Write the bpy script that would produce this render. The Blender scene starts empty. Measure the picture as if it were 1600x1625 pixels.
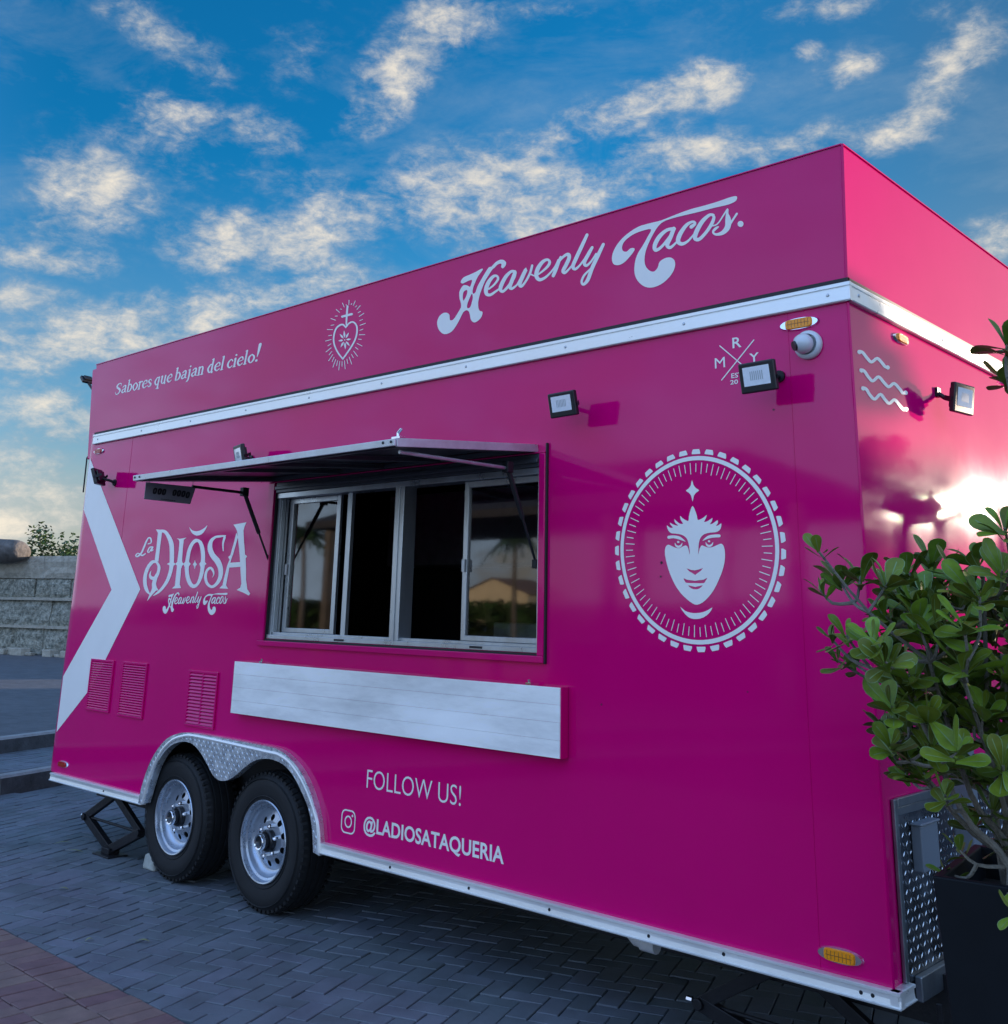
import bpy, bmesh, math, random
from math import sin, cos, radians, pi, atan2, sqrt, hypot
from mathutils import Vector, Matrix, noise
from mathutils.geometry import delaunay_2d_cdt
random.seed(7)
S = bpy.context.scene
COL = S.collection

# ------------------------------------------------------------------ camera
FPX, YAW, PITCH, ROLL = 1652.0, .7498, .2608, .0221
CAM = Vector((1.6463, -3.7069, 1.6038)); PX0, PY0 = 800.0, 533.26
FWD = Vector((-sin(YAW)*cos(PITCH), cos(YAW)*cos(PITCH), sin(PITCH)))
_r0 = Vector((cos(YAW), sin(YAW), 0)); _u0 = _r0.cross(FWD)
RGT = cos(ROLL)*_r0 + sin(ROLL)*_u0; UPV = -sin(ROLL)*_r0 + cos(ROLL)*_u0
cd = bpy.data.cameras.new('camera'); cam = bpy.data.objects.new('camera', cd); COL.objects.link(cam)
m = Matrix((RGT, UPV, -FWD)).transposed().to_4x4(); m.translation = CAM; cam.matrix_world = m
cd.sensor_fit = 'HORIZONTAL'; cd.sensor_width = 36; cd.lens = 36*FPX/1600
cd.shift_y = -(812.5-PY0)/1600; cd.clip_start = .05; cd.clip_end = 2000
S.camera = cam

# ------------------------------------------------------------------ light
S.view_settings.view_transform = 'Standard'; S.view_settings.look = 'None'
S.view_settings.gamma = 1; S.view_settings.use_curve_mapping = False
S.view_settings.exposure = 1.0
SUN_AZ = radians(21); SUN_EL = radians(5.6)      # azimuth measured from +Y towards +X
SUND = Vector((sin(SUN_AZ)*cos(SUN_EL), cos(SUN_AZ)*cos(SUN_EL), sin(SUN_EL)))
sl = bpy.data.lights.new('sun', 'SUN'); sun = bpy.data.objects.new('sun', sl); COL.objects.link(sun)
sl.energy = 4.5; sl.angle = radians(.6); sl.color = (1, .80, .64)
sun.rotation_euler = SUND.to_track_quat('Z', 'Y').to_euler()

def ray(px, py):
    return FWD + RGT*((px-PX0)/FPX) - UPV*((py-PY0)/FPX)
def at(px, py, ax, v):                           # photo pixel -> point on an axis plane
    d = ray(px, py); return CAM + d*((v-CAM[ax])/d[ax])
def onplane(px, py, p0, n):
    d = ray(px, py); return CAM + d*((p0-CAM).dot(n)/d.dot(n))
def W(px, py, y=0.): return at(px, py, 1, y)
def deep(px, py, dist): return CAM + ray(px, py).normalized()*dist

wd = bpy.data.worlds.new('World'); S.world = wd; wd.use_nodes = True
NT = wd.node_tree; NT.nodes.clear()
def N(t, **k):
    n = NT.nodes.new(t)
    for a, b in k.items(): setattr(n, a, b)
    return n
def L(a, b): NT.links.new(a, b)
def wmath(op, a, b=None, c=None, clamp=False):
    n = N('ShaderNodeMath', operation=op, use_clamp=clamp)
    for i, v in enumerate((a, b, c)):
        if v is None: continue
        if hasattr(v, 'links'): L(v, n.inputs[i])
        else: n.inputs[i].default_value = v
    return n.outputs[0]
def wmix(f, a, b):
    n = N('ShaderNodeMix', data_type='RGBA')
    for s, v in ((0, f), (6, a), (7, b)):
        if hasattr(v, 'links'): L(v, n.inputs[s])
        else: n.inputs[s].default_value = v
    return n.outputs[2]
tc = N('ShaderNodeTexCoord'); DIR = tc.outputs['Generated']
sky = N('ShaderNodeTexSky', sky_type='NISHITA'); sky.sun_disc = False
sky.sun_elevation = SUN_EL; sky.sun_rotation = SUN_AZ; sky.altitude = 0
sky.air_density = 1.0; sky.dust_density = 1.0; sky.ozone_density = 2.5
sep = N('ShaderNodeSeparateXYZ'); L(DIR, sep.inputs[0])
def fbm(scale, det, rough, dist, sc=(1, 1, 1), off=(0, 0, 0)):
    mp = N('ShaderNodeMapping'); L(DIR, mp.inputs[0])
    mp.inputs['Scale'].default_value = sc; mp.inputs['Location'].default_value = off
    n = N('ShaderNodeTexNoise'); L(mp.outputs[0], n.inputs['Vector'])
    n.inputs['Scale'].default_value = scale; n.inputs['Detail'].default_value = det
    n.inputs['Roughness'].default_value = rough; n.inputs['Distortion'].default_value = dist
    return n.outputs[0]
CLOUDS = [  # px, py, rx, ry, tilt, strength
 (640,105,135,55,-48,1.0),(262,60,120,38,24,.75),(400,208,80,34,4,.6),(265,178,70,30,10,.45),
 (150,285,100,42,12,.5),(350,395,80,50,0,.85),(455,385,80,40,-5,.95),(370,355,50,30,0,.7),(800,318,165,95,4,1.35),(560,345,90,62,28,.6),
 (1100,145,95,42,-12,1.1),(960,180,120,38,-18,.7),(1135,232,150,34,3,.95),(1040,268,80,44,-10,.65),(1315,12,80,26,0,.9),
 (1290,80,28,16,0,.8),(1352,103,52,30,-15,.85),(1520,100,105,48,-58,1.0),(1575,60,40,50,-30,.6),(1420,210,80,30,-8,.95),(1310,208,45,24,0,.5),
 (1590,375,80,40,-10,.7),(265,510,150,50,-8,1.0),(160,540,110,50,0,.8),(45,470,80,24,2,.85),(20,572,80,34,0,1.0),(110,675,90,26,0,.8),
 (40,720,110,30,0,.7),(60,812,260,60,0,1.3),(300,250,200,120,0,.35),(120,330,160,80,0,.4),(20,395,80,44,0,.6),(95,420,80,24,0,.5),(250,650,220,50,0,.5),(520,450,120,44,0,.7),(730,20,110,40,20,.5),
 (860,15,70,24,0,.6),(480,95,60,60,20,.35),(1490,20,60,30,0,.4),(10,500,60,70,0,.6),(70,640,80,40,0,.6)]
tot = None
for (px, py, rx, ry, tl, st) in CLOUDS:
    c = ray(px, py).normalized()
    k = 1/ray(px, py).length/FPX
    up = (UPV - c*UPV.dot(c)).normalized(); rt = up.cross(-c).normalized(); rt = c.cross(up)
    a = radians(-tl); rr = rt*cos(a)+up*sin(a); uu = -rt*sin(a)+up*cos(a)
    M3 = Matrix((rr, uu, -c)).transposed()
    mp = N('ShaderNodeMapping', vector_type='TEXTURE'); L(DIR, mp.inputs[0])
    mp.inputs['Location'].default_value = c; mp.inputs['Rotation'].default_value = M3.to_euler('XYZ')
    mp.inputs['Scale'].default_value = (rx*k*1.32, ry*k*1.32, .5)
    g = N('ShaderNodeTexGradient', gradient_type='SPHERICAL'); L(mp.outputs[0], g.inputs[0])
    v = wmath('MULTIPLY', g.outputs['Fac'], st)
    tot = v if tot is None else wmath('ADD', tot, v)
# heavier cloud added beyond the frame, for more light on the shaded side
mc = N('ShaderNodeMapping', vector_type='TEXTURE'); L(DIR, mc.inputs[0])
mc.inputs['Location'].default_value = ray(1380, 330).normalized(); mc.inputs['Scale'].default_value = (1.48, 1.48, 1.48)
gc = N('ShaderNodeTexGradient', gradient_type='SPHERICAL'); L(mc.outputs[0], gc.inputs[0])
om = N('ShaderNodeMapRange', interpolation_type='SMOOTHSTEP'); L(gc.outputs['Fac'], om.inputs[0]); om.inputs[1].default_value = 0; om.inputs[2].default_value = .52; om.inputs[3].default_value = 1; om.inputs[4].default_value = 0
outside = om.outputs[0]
big = fbm(2.2, 3, .5, .3, (1, 1, 1.8))
bigm = wmath('MULTIPLY', wmath('SUBTRACT', big, .36), 4.2, clamp=True)
tot = wmath('MINIMUM', wmath('POWER', tot, .85), .85)
tot = wmath('ADD', tot, wmath('MULTIPLY', wmath('MULTIPLY', wmath('SUBTRACT', fbm(3.4, 4, .5, .2, (1, 1, 1.6), (7, 2, 5)), .50), 3.2, clamp=True), .20))
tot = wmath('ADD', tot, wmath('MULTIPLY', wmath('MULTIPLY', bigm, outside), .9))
det = fbm(11.0, 12, .60, .35, (1, 1, 1.5))
fine = fbm(42.0, 10, .66, .25, (1, 1, 1.9), (3, 1, 2))
dn = wmath('ADD', wmath('MULTIPLY', wmath('SUBTRACT', det, .5), 2.5), wmath('MULTIPLY', wmath('SUBTRACT', fine, .5), 2.4))
den = wmath('ADD', wmath('MULTIPLY', tot, 1.25), dn)
mr = N('ShaderNodeMapRange', interpolation_type='SMOOTHSTEP'); L(den, mr.inputs[0])
mr.inputs[1].default_value = .0; mr.inputs[2].default_value = 1.8
veil = wmath('MULTIPLY', mr.outputs[0], wmath('MINIMUM', wmath('MULTIPLY', tot, 2.6), 1.0))
K = 5.0
ltn = N('ShaderNodeMapRange'); L(wmath('ADD', wmath('MULTIPLY', mr.outputs[0], .45), wmath('MULTIPLY', det, .55)), ltn.inputs[0])
ltn.inputs[1].default_value = .30; ltn.inputs[2].default_value = .80
cl = wmix(ltn.outputs[0], (.34*K, .42*K, .50*K, 1), (.96*K, .86*K, .71*K, 1))
tint = N('ShaderNodeMix', data_type='RGBA', blend_type='MULTIPLY'); tint.inputs[0].default_value = 1
L(sky.outputs[0], tint.inputs[6])
vd = N('ShaderNodeVectorMath', operation='DOT_PRODUCT'); L(DIR, vd.inputs[0]); vd.inputs[1].default_value = SUND
sn = N('ShaderNodeMapRange', interpolation_type='SMOOTHSTEP'); L(vd.outputs['Value'], sn.inputs[0]); sn.inputs[1].default_value = .45; sn.inputs[2].default_value = .97
L(wmix(sn.outputs[0], (.06, 1.0, 1.50, 1), (.42, .46, .50, 1)), tint.inputs[7])
# pale grey-blue haze low over the horizon, all the way round
hz = N('ShaderNodeMapRange', interpolation_type='SMOOTHSTEP'); L(sep.outputs[2], hz.inputs[0])
hz.inputs[1].default_value = .42; hz.inputs[2].default_value = -.02; hz.inputs[3].default_value = 0; hz.inputs[4].default_value = .62
base = wmix(hz.outputs[0], tint.outputs[2], (.38*K, .50*K, .60*K, 1))
wz = N('ShaderNodeMapRange', interpolation_type='SMOOTHSTEP'); L(sep.outputs[2], wz.inputs[0])
wz.inputs[1].default_value = .17; wz.inputs[2].default_value = .02; wz.inputs[3].default_value = 0; wz.inputs[4].default_value = .75
base = wmix(wz.outputs[0], base, (.66*K, .58*K, .42*K, 1))
# blue fill added outside the view, brighter than the seen sky, lighting the shade
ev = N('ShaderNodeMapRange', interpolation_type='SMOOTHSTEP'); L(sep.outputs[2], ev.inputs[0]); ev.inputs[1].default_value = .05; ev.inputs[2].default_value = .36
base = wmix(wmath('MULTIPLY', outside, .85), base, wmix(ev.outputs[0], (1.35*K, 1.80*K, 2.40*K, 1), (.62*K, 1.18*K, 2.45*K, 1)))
# thin wisps of high cloud between the clumps
ws = fbm(5.5, 10, .62, .6, (1, 1, 2.4), (11, 4, 2))
wv_ = wmath('MULTIPLY', wmath('MULTIPLY', wmath('SUBTRACT', ws, .47), 4.0, clamp=True), wmath('ADD', wmath('MULTIPLY', fine, .8), .1))
wv_ = wmath('MULTIPLY', wv_, wmath('SUBTRACT', 1.15, sep.outputs[2], clamp=True))
base = wmix(wmath('MULTIPLY', wv_, .62), base, (.42*K, .52*K, .60*K, 1))
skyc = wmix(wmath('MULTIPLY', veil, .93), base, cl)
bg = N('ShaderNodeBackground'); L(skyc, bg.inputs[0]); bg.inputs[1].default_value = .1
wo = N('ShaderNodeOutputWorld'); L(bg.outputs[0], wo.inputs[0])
wd.cycles.sampling_method = 'MANUAL'; wd.cycles.sample_map_resolution = 512
S.cycles.max_bounces = 8; S.cycles.transparent_max_bounces = 12; S.cycles.use_denoising = True
S.cycles.sample_clamp_indirect = 6

# ------------------------------------------------------------------ materials
def mat(name, col, rough=.5, metal=0., var=0., vscale=4., bump=0., bscale=30., spec=.5, coat=0., col2=None, rvar=0., objrand=0., emit=None, detail=6, bdist=.01, stretch=(1, 1, 1), wave=0., attr=None):
    m = bpy.data.materials.new(name); m.use_nodes = True
    nt = m.node_tree; b = nt.nodes['Principled BSDF']
    b.inputs['Base Color'].default_value = (*col, 1); b.inputs['Roughness'].default_value = rough
    b.inputs['Metallic'].default_value = metal; b.inputs['Specular IOR Level'].default_value = spec
    b.inputs['Coat Weight'].default_value = coat; b.inputs['Coat Roughness'].default_value = .04
    n = nt.nodes; l = nt.links
    g = n.new('ShaderNodeNewGeometry')
    mp = n.new('ShaderNodeMapping'); l.new(g.outputs['Position'], mp.inputs[0]); mp.inputs['Scale'].default_value = stretch
    if var or col2:
        t = n.new('ShaderNodeTexNoise'); l.new(mp.outputs[0], t.inputs['Vector'])
        t.inputs['Scale'].default_value = vscale; t.inputs['Detail'].default_value = detail; t.inputs['Roughness'].default_value = .65
        r = n.new('ShaderNodeMapRange'); l.new(t.outputs[0], r.inputs[0]); r.inputs[1].default_value = .3; r.inputs[2].default_value = .7
        mx = n.new('ShaderNodeMix'); mx.data_type = 'RGBA'; l.new(r.outputs[0], mx.inputs[0])
        c2 = col2 or tuple(c*(1+var) for c in col); c1 = col if col2 else tuple(c*(1-var) for c in col)
        mx.inputs[6].default_value = (*c1, 1); mx.inputs[7].default_value = (*c2, 1)
        out = mx.outputs[2]
        if rvar:
            rr = n.new('ShaderNodeMapRange'); l.new(t.outputs[0], rr.inputs[0]); rr.inputs[1].default_value = .3; rr.inputs[2].default_value = .7
            rr.inputs[3].default_value = max(.02, rough-rvar); rr.inputs[4].default_value = rough+rvar; l.new(rr.outputs[0], b.inputs['Roughness'])
    else:
        rgb = n.new('ShaderNodeRGB'); rgb.outputs[0].default_value = (*col, 1); out = rgb.outputs[0]
    if objrand or attr:
        if attr:
            a = n.new('ShaderNodeAttribute'); a.attribute_name = attr; src = a.outputs['Fac']
        else:
            oi = n.new('ShaderNodeObjectInfo'); src = oi.outputs['Random']
        hs = n.new('ShaderNodeHueSaturation'); l.new(out, hs.inputs['Color'])
        v = n.new('ShaderNodeMapRange'); l.new(src, v.inputs[0]); v.inputs[3].default_value = 1-(objrand or .2); v.inputs[4].default_value = 1+(objrand or .2)
        l.new(v.outputs[0], hs.inputs['Value'])
        h2 = n.new('ShaderNodeMath'); h2.operation = 'MULTIPLY_ADD'; l.new(src, h2.inputs[0]); h2.inputs[1].default_value = .05; h2.inputs[2].default_value = .475
        l.new(h2.outputs[0], hs.inputs['Hue']); out = hs.outputs[0]
    l.new(out, b.inputs['Base Color'])
    nrm = None
    if wave:
        t3 = n.new('ShaderNodeTexNoise'); l.new(g.outputs['Position'], t3.inputs['Vector']); t3.inputs['Scale'].default_value = .9; t3.inputs['Detail'].default_value = 1
        b3 = n.new('ShaderNodeBump'); b3.inputs['Strength'].default_value = 1; b3.inputs['Distance'].default_value = wave
        l.new(t3.outputs[0], b3.inputs['Height']); nrm = b3.outputs[0]; l.new(nrm, b.inputs['Normal'])
    if bump:
        t2 = n.new('ShaderNodeTexNoise'); l.new(mp.outputs[0], t2.inputs['Vector']); t2.inputs['Scale'].default_value = bscale; t2.inputs['Detail'].default_value = 5
        bp = n.new('ShaderNodeBump'); bp.inputs['Strength'].default_value = bump; bp.inputs['Distance'].default_value = bdist
        l.new(t2.outputs[0], bp.inputs['Height']); l.new(bp.outputs[0], b.inputs['Normal'])
        if nrm: l.new(nrm, bp.inputs['Normal'])
    if emit:
        b.inputs['Emission Color'].default_value = (*emit[0], 1); b.inputs['Emission Strength'].default_value = emit[1]
    return m
M = {}
M['paint'] = mat('magenta_paint', (.68, .0006, .156), .062, var=.05, vscale=.7, wave=.0022, bump=.06, bscale=9, bdist=.002, spec=.30, rvar=.015)
M['vinyl'] = mat('white_vinyl', (.90, .88, .82), .32, var=.03, vscale=3)
M['alu'] = mat('mill_aluminium', (.86, .86, .82), .34, .45, var=.10, vscale=6, bump=.15, bscale=60, rvar=.10, bdist=.002, stretch=(.3, 1, 1))
M['wframe'] = mat('window_metal', (.52, .55, .56), .33, .8, var=.15, vscale=8, rvar=.1, stretch=(1, 1, .2))
M['hedge_metal'] = mat('hatch_edge_metal', (.64, .67, .69), .34, .6, var=.15, vscale=8, rvar=.08)
M['hatchskin'] = mat('hatch_skin', (.075, .08, .09), .35, .3, var=.2, vscale=8)
M['alud'] = mat('aged_aluminium', (.50, .53, .55), .4, .8, var=.15, vscale=12, rvar=.1)
M['plank'] = mat('brushed_plank', (.95, .95, .90), .42, .12, var=.26, vscale=4.5, bump=.25, bscale=90, rvar=.10, bdist=.001, stretch=(.22, 1, 1))
M['plate'] = mat('diamond_plate', (.74, .78, .80), .30, .75, var=.2, vscale=18, rvar=.12)
M['guard'] = mat('stone_guard_plate', (.20, .22, .24), .26, .95, var=.4, vscale=6, rvar=.1)  # plate darkened for the dim surroundings it would mirror
M['guardf'] = mat('guard_frame_metal', (.26, .29, .31), .35, .85, var=.2, vscale=10)  # metal darkened to stand for shade from plants and surroundings
M['chrome'] = mat('chrome', (.8, .82, .84), .12, 1)
M['black'] = mat('black_plastic', (.012, .013, .015), .35, var=.2, vscale=20)
M['gasket'] = mat('rubber_gasket', (.014, .012, .014), .6)
M['steel'] = mat('black_steel', (.012, .012, .014), .5, .3, var=.3, vscale=15, bump=.2, bscale=60)
M['tyre'] = mat('tyre_rubber', (.006, .0065, .007), .7, var=.35, vscale=14, bump=.35, bscale=90, bdist=.002)
M['rim'] = mat('silver_rim', (.46, .51, .57), .30, .7, var=.12, vscale=12, rvar=.08)
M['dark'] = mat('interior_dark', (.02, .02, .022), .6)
M['amber'] = mat('amber_lens', (.95, .33, .01), .15, var=.15, vscale=220, bump=.6, bscale=260, bdist=.002)
M['grid'] = mat('lens_grid', (.22, .08, .01), .4)
M['red'] = mat('red_lens', (.5, .01, .01), .15, var=.2, vscale=200)
M['ledgrey'] = mat('led_board', (.42, .46, .46), .4)
M['lens'] = mat('lamp_lens', (.86, .90, .92), .08, coat=1, var=.06, vscale=60)  # pale blue-white base paints in the sky mirrored by the glass
M['camw'] = mat('camera_shell', (.62, .66, .68), .25, coat=.3)
M['concrete'] = mat('concrete_block', (.42, .43, .38), .85, var=.2, vscale=25, bump=.5, bscale=70)
M['pvc'] = mat('white_pvc', (.6, .6, .58), .4, var=.1, vscale=20)
M['sign'] = mat('sign_board', (.22, .22, .25), .5)  # grey stands for shade under the hatch on a white board
M['grey'] = mat('grey_enclosure', (.16, .19, .22), .45)
M['paver'] = mat('blue_grey_paver', (.118, .138, .156), .72, var=.30, vscale=2.6, bump=.5, bscale=160, bdist=.003, objrand=.14, rvar=.08)
M['paver_s'] = mat('blue_grey_paver_far', (.118, .138, .156), .72, var=.30, vscale=2.6, bump=.5, bscale=160, bdist=.003, attr='tone', objrand=.14)
M['brown'] = mat('brown_paver', (.19, .115, .10), .75, var=.22, vscale=8, bump=.5, bscale=160, bdist=.003, objrand=.12)
M['brown_s'] = mat('brown_paver_far', (.19, .115, .10), .75, var=.22, vscale=8, bump=.5, bscale=160, bdist=.003, attr='tone', objrand=.12)
M['sand'] = mat('joint_sand', (.05, .052, .058), .95, var=.3, vscale=30, bump=.4, bscale=200)
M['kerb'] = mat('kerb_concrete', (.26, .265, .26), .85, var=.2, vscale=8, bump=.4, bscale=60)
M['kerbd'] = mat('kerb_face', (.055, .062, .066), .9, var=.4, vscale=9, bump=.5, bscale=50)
M['stone'] = mat('weathered_stone', (.06, .07, .052), .9, col2=(.50, .48, .38), vscale=10, bump=1, bscale=22, bdist=.06, detail=9)
M['coping'] = mat('stone_coping', (.26, .235, .18), .9, col2=(.46, .42, .33), vscale=7, bump=.8, bscale=18, bdist=.03, detail=9)
M['rock'] = mat('grey_rock', (.07, .062, .055), .95, col2=(.17, .155, .14), vscale=5, bump=.8, bscale=10, bdist=.04, detail=8)
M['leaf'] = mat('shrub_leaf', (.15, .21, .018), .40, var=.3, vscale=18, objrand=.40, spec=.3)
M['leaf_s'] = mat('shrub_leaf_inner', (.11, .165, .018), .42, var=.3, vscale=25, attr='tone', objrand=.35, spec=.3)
M['vein'] = mat('leaf_rim', (.16, .25, .09), .45)
M['bark'] = mat('shrub_bark', (.17, .155, .12), .8, var=.3, vscale=40, bump=.5, bscale=120)
M['planter'] = mat('black_planter', (.004, .006, .008), .6, var=.15, vscale=10, spec=.2)
M['soil'] = mat('soil', (.03, .025, .02), .95, bump=1, bscale=60)
M['foliage'] = mat('tree_foliage', (.035, .075, .02), .6, var=.4, vscale=3, attr='tone', objrand=.4)
M['trunk'] = mat('tree_bark', (.12, .10, .08), .9, var=.3, vscale=6, bump=.8, bscale=20)
M['thatch'] = mat('dark_roof', (.035, .035, .04), .8, var=.3, vscale=6)
M['plaster'] = mat('cream_plaster', (.62, .52, .34), .85, var=.08, vscale=1)
M['tile'] = mat('roof_tile', (.30, .16, .10), .8, var=.2, vscale=4)
M['ground'] = mat('far_ground', (.10, .105, .10), .9, var=.3, vscale=.6, bump=.4, bscale=8)
M['litter'] = mat('dry_leaf', (.22, .24, .10), .7, var=.3, vscale=60)
def glassmat():
    m = bpy.data.materials.new('window_glass'); m.use_nodes = True; nt = m.node_tree; nt.nodes.clear()
    o = nt.nodes.new('ShaderNodeOutputMaterial'); mx = nt.nodes.new('ShaderNodeMixShader')
    t = nt.nodes.new('ShaderNodeBsdfTransparent'); t.inputs[0].default_value = (.55, .6, .58, 1)
    g = nt.nodes.new('ShaderNodeBsdfGlossy'); g.inputs['Roughness'].default_value = .03; g.inputs[0].default_value = (1, 1, 1, 1)
    f = nt.nodes.new('ShaderNodeFresnel'); f.inputs[0].default_value = 1.8
    nt.links.new(f.outputs[0], mx.inputs[0]); nt.links.new(t.outputs[0], mx.inputs[1]); nt.links.new(g.outputs[0], mx.inputs[2]); nt.links.new(mx.outputs[0], o.inputs[0])
    return m
M['glass'] = glassmat()

# ------------------------------------------------------------------ builders
def link(name, me, parent=None, mats=None, smooth=False):
    if mats:
        for x in (mats if isinstance(mats, (list, tuple)) else [mats]): me.materials.append(M[x])
    o = bpy.data.objects.new(name, me); COL.objects.link(o)
    if parent is not None: o.parent = parent; o.matrix_parent_inverse = Matrix.Identity(4)
    if smooth:
        for p in me.polygons: p.use_smooth = True
    return o
def pose(parent):                                 # world offset of a thing
    v = Vector((0, 0, 0))
    while parent is not None: v += parent.location; parent = parent.parent
    return v
class MB:
    def __init__(s): s.v = []; s.f = []; s.m = []; s.tone = []
    def add(s, vs, fs, mi=0, tone=0.5):
        b = len(s.v); s.v += [Vector(x) for x in vs]; s.f += [tuple(b+i for i in f) for f in fs]; s.m += [mi]*len(fs); s.tone += [tone]*len(fs)
        return s
    def box(s, lo, hi, mi=0, tone=.5):
        x0, y0, z0 = lo; x1, y1, z1 = hi
        return s.add([(x0,y0,z0),(x1,y0,z0),(x1,y1,z0),(x0,y1,z0),(x0,y0,z1),(x1,y0,z1),(x1,y1,z1),(x0,y1,z1)],
                     [(0,3,2,1),(4,5,6,7),(0,1,5,4),(1,2,6,5),(2,3,7,6),(3,0,4,7)], mi, tone)
    def obox(s, c, ax, ay, az, mi=0):             # centre and half-axis vectors
        c = Vector(c); vs = []
        for k in (-1, 1):
            for (i, j) in ((-1,-1),(1,-1),(1,1),(-1,1)): vs.append(c+ax*i+ay*j+az*k)
        return s.add(vs, [(0,3,2,1),(4,5,6,7),(0,1,5,4),(1,2,6,5),(2,3,7,6),(3,0,4,7)], mi)
    def bar(s, a, b, w, h, up=(0, 0, 1), mi=0):
        a = Vector(a); b = Vector(b); d = (b-a); L_ = d.length; d.normalize(); up = Vector(up)
        x = d.cross(up).normalized(); z = x.cross(d)
        return s.obox((a+b)/2, d*L_/2, x*w/2, z*h/2, mi)
    def tube(s, pts, rad, n=8, caps=True, mi=0, tone=.5):
        pts = [Vector(p) for p in pts]; R = rad if isinstance(rad, (list, tuple)) else [rad]*len(pts)
        b = len(s.v); prev = None
        for i, p in enumerate(pts):
            d = (pts[min(i+1, len(pts)-1)]-pts[max(i-1, 0)]).normalized()
            if prev is None:
                x = d.orthogonal().normalized()
            else: x = (prev - d*prev.dot(d)).normalized()
            prev = x; y = d.cross(x)
            for k in range(n): s.v.append(p+(x*cos(2*pi*k/n)+y*sin(2*pi*k/n))*R[i])
        for i in range(len(pts)-1):
            for k in range(n):
                a0 = b+i*n+k; a1 = b+i*n+(k+1) % n; s.f.append((a0, a1, a1+n, a0+n)); s.m.append(mi); s.tone.append(tone)
        if caps:
            s.f.append(tuple(b+k for k in reversed(range(n)))); s.m.append(mi); s.tone.append(tone)
            e = b+(len(pts)-1)*n; s.f.append(tuple(e+k for k in range(n))); s.m.append(mi); s.tone.append(tone)
        return s
    def lathe(s, prof, c, axis='y', n=48, mi=0):  # prof: (radius, offset along axis)
        b = len(s.v); c = Vector(c)
        for (r, t) in prof:
            for k in range(n):
                a = 2*pi*k/n
                if axis == 'y': s.v.append(c+Vector((r*cos(a), t, r*sin(a))))
                elif axis == 'z': s.v.append(c+Vector((r*cos(a), r*sin(a), t)))
                else: s.v.append(c+Vector((t, r*cos(a), r*sin(a))))
        for i in range(len(prof)-1):
            for k in range(n):
                a0 = b+i*n+k; a1 = b+i*n+(k+1) % n; s.f.append((a0, a0+n, a1+n, a1)); s.m.append(mi); s.tone.append(.5)
        return s
    def build(s, name, mats, parent=None, smooth=False, local=False, fix=True, bevel=0):
        off = Vector((0, 0, 0)) if local else pose(parent)
        me = bpy.data.meshes.new(name); me.from_pydata([v-off for v in s.v], [], s.f)
        for p, i in zip(me.polygons, s.m): p.material_index = i
        at_ = me.attributes.new('tone', 'FLOAT', 'FACE'); at_.data.foreach_set('value', s.tone)
        if fix:
            bm = bmesh.new(); bm.from_mesh(me); bmesh.ops.recalc_face_normals(bm, faces=bm.faces); bm.to_mesh(me); bm.free()
        o = link(name, me, parent, mats, False)
        if smooth:
            for p in me.polygons: p.use_smooth = True
            try: me.set_sharp_from_angle(angle=radians(40))
            except Exception: pass
        if bevel:
            b = o.modifiers.new('bevel', 'BEVEL'); b.width = bevel; b.segments = 2; b.limit_method = 'ANGLE'
        return o
def thing(name, label, cat, loc, group=None, rz=0):
    o = bpy.data.objects.new(name, None); COL.objects.link(o); o.location = loc; o.rotation_euler = (0, 0, rz); o.empty_display_size = .2
    o['label'] = label; o['category'] = cat
    if group: o['group'] = group
    return o
def tag(o, label, cat, group=None):
    o['label'] = label; o['category'] = cat
    if group: o['group'] = group
    return o
def struct(o): o['kind'] = 'structure'; return o
def stuff(o): o['kind'] = 'stuff'; return o

def crom(pts, n=6, closed=False):                 # Catmull-Rom through 2-D or 3-D points
    out = []; P = [tuple(p) for p in pts]; k = len(P); D = len(P[0])
    rng = range(k if closed else k-1)
    for i in rng:
        if closed: p0, p1, p2, p3 = P[(i-1) % k], P[i], P[(i+1) % k], P[(i+2) % k]
        else: p0, p1, p2, p3 = P[max(i-1, 0)], P[i], P[i+1], P[min(i+2, k-1)]
        for j in range(n):
            t = j/n; out.append(tuple(.5*((2*p1[d])+(-p0[d]+p2[d])*t+(2*p0[d]-5*p1[d]+4*p2[d]-p3[d])*t*t+(-p0[d]+3*p1[d]-3*p2[d]+p3[d])*t**3) for d in range(D)))
    if not closed: out.append(P[-1])
    return out
def stroke(pts, n=5, cap=4, smooth=True):         # (x, y, width) -> outline loop
    p = crom(pts, n) if smooth and len(pts) > 2 else [tuple(q) for q in pts]
    Lf, Rt = [], []; k = len(p); nrm = []
    for i in range(k):
        a = p[max(i-1, 0)]; b = p[min(i+1, k-1)]; d = hypot(b[0]-a[0], b[1]-a[1]) or 1e-6
        nx, ny = -(b[1]-a[1])/d, (b[0]-a[0])/d; nrm.append((nx, ny)); h = max(p[i][2], .02)/2
        Lf.append((p[i][0]+nx*h, p[i][1]+ny*h)); Rt.append((p[i][0]-nx*h, p[i][1]-ny*h))
    def capp(c, nn, h, sgn):
        a0 = atan2(nn[1], nn[0]); return [(c[0]+h*cos(a0+sgn*pi*j/cap), c[1]+h*sin(a0+sgn*pi*j/cap)) for j in range(1, cap)]
    e = capp(p[-1], nrm[-1], p[-1][2]/2, -1); s_ = capp(p[0], (-nrm[0][0], -nrm[0][1]), p[0][2]/2, -1)
    return Lf+e+Rt[::-1]+s_
def wind(x, y, lp):
    w = 0; k = len(lp)
    for i in range(k):
        x0, y0 = lp[i]; x1, y1 = lp[(i+1) % k]
        if y0 <= y:
            if y1 > y and (x1-x0)*(y-y0)-(x-x0)*(y1-y0) > 0: w += 1
        elif y1 <= y and (x1-x0)*(y-y0)-(x-x0)*(y1-y0) < 0: w -= 1
    return w
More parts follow.
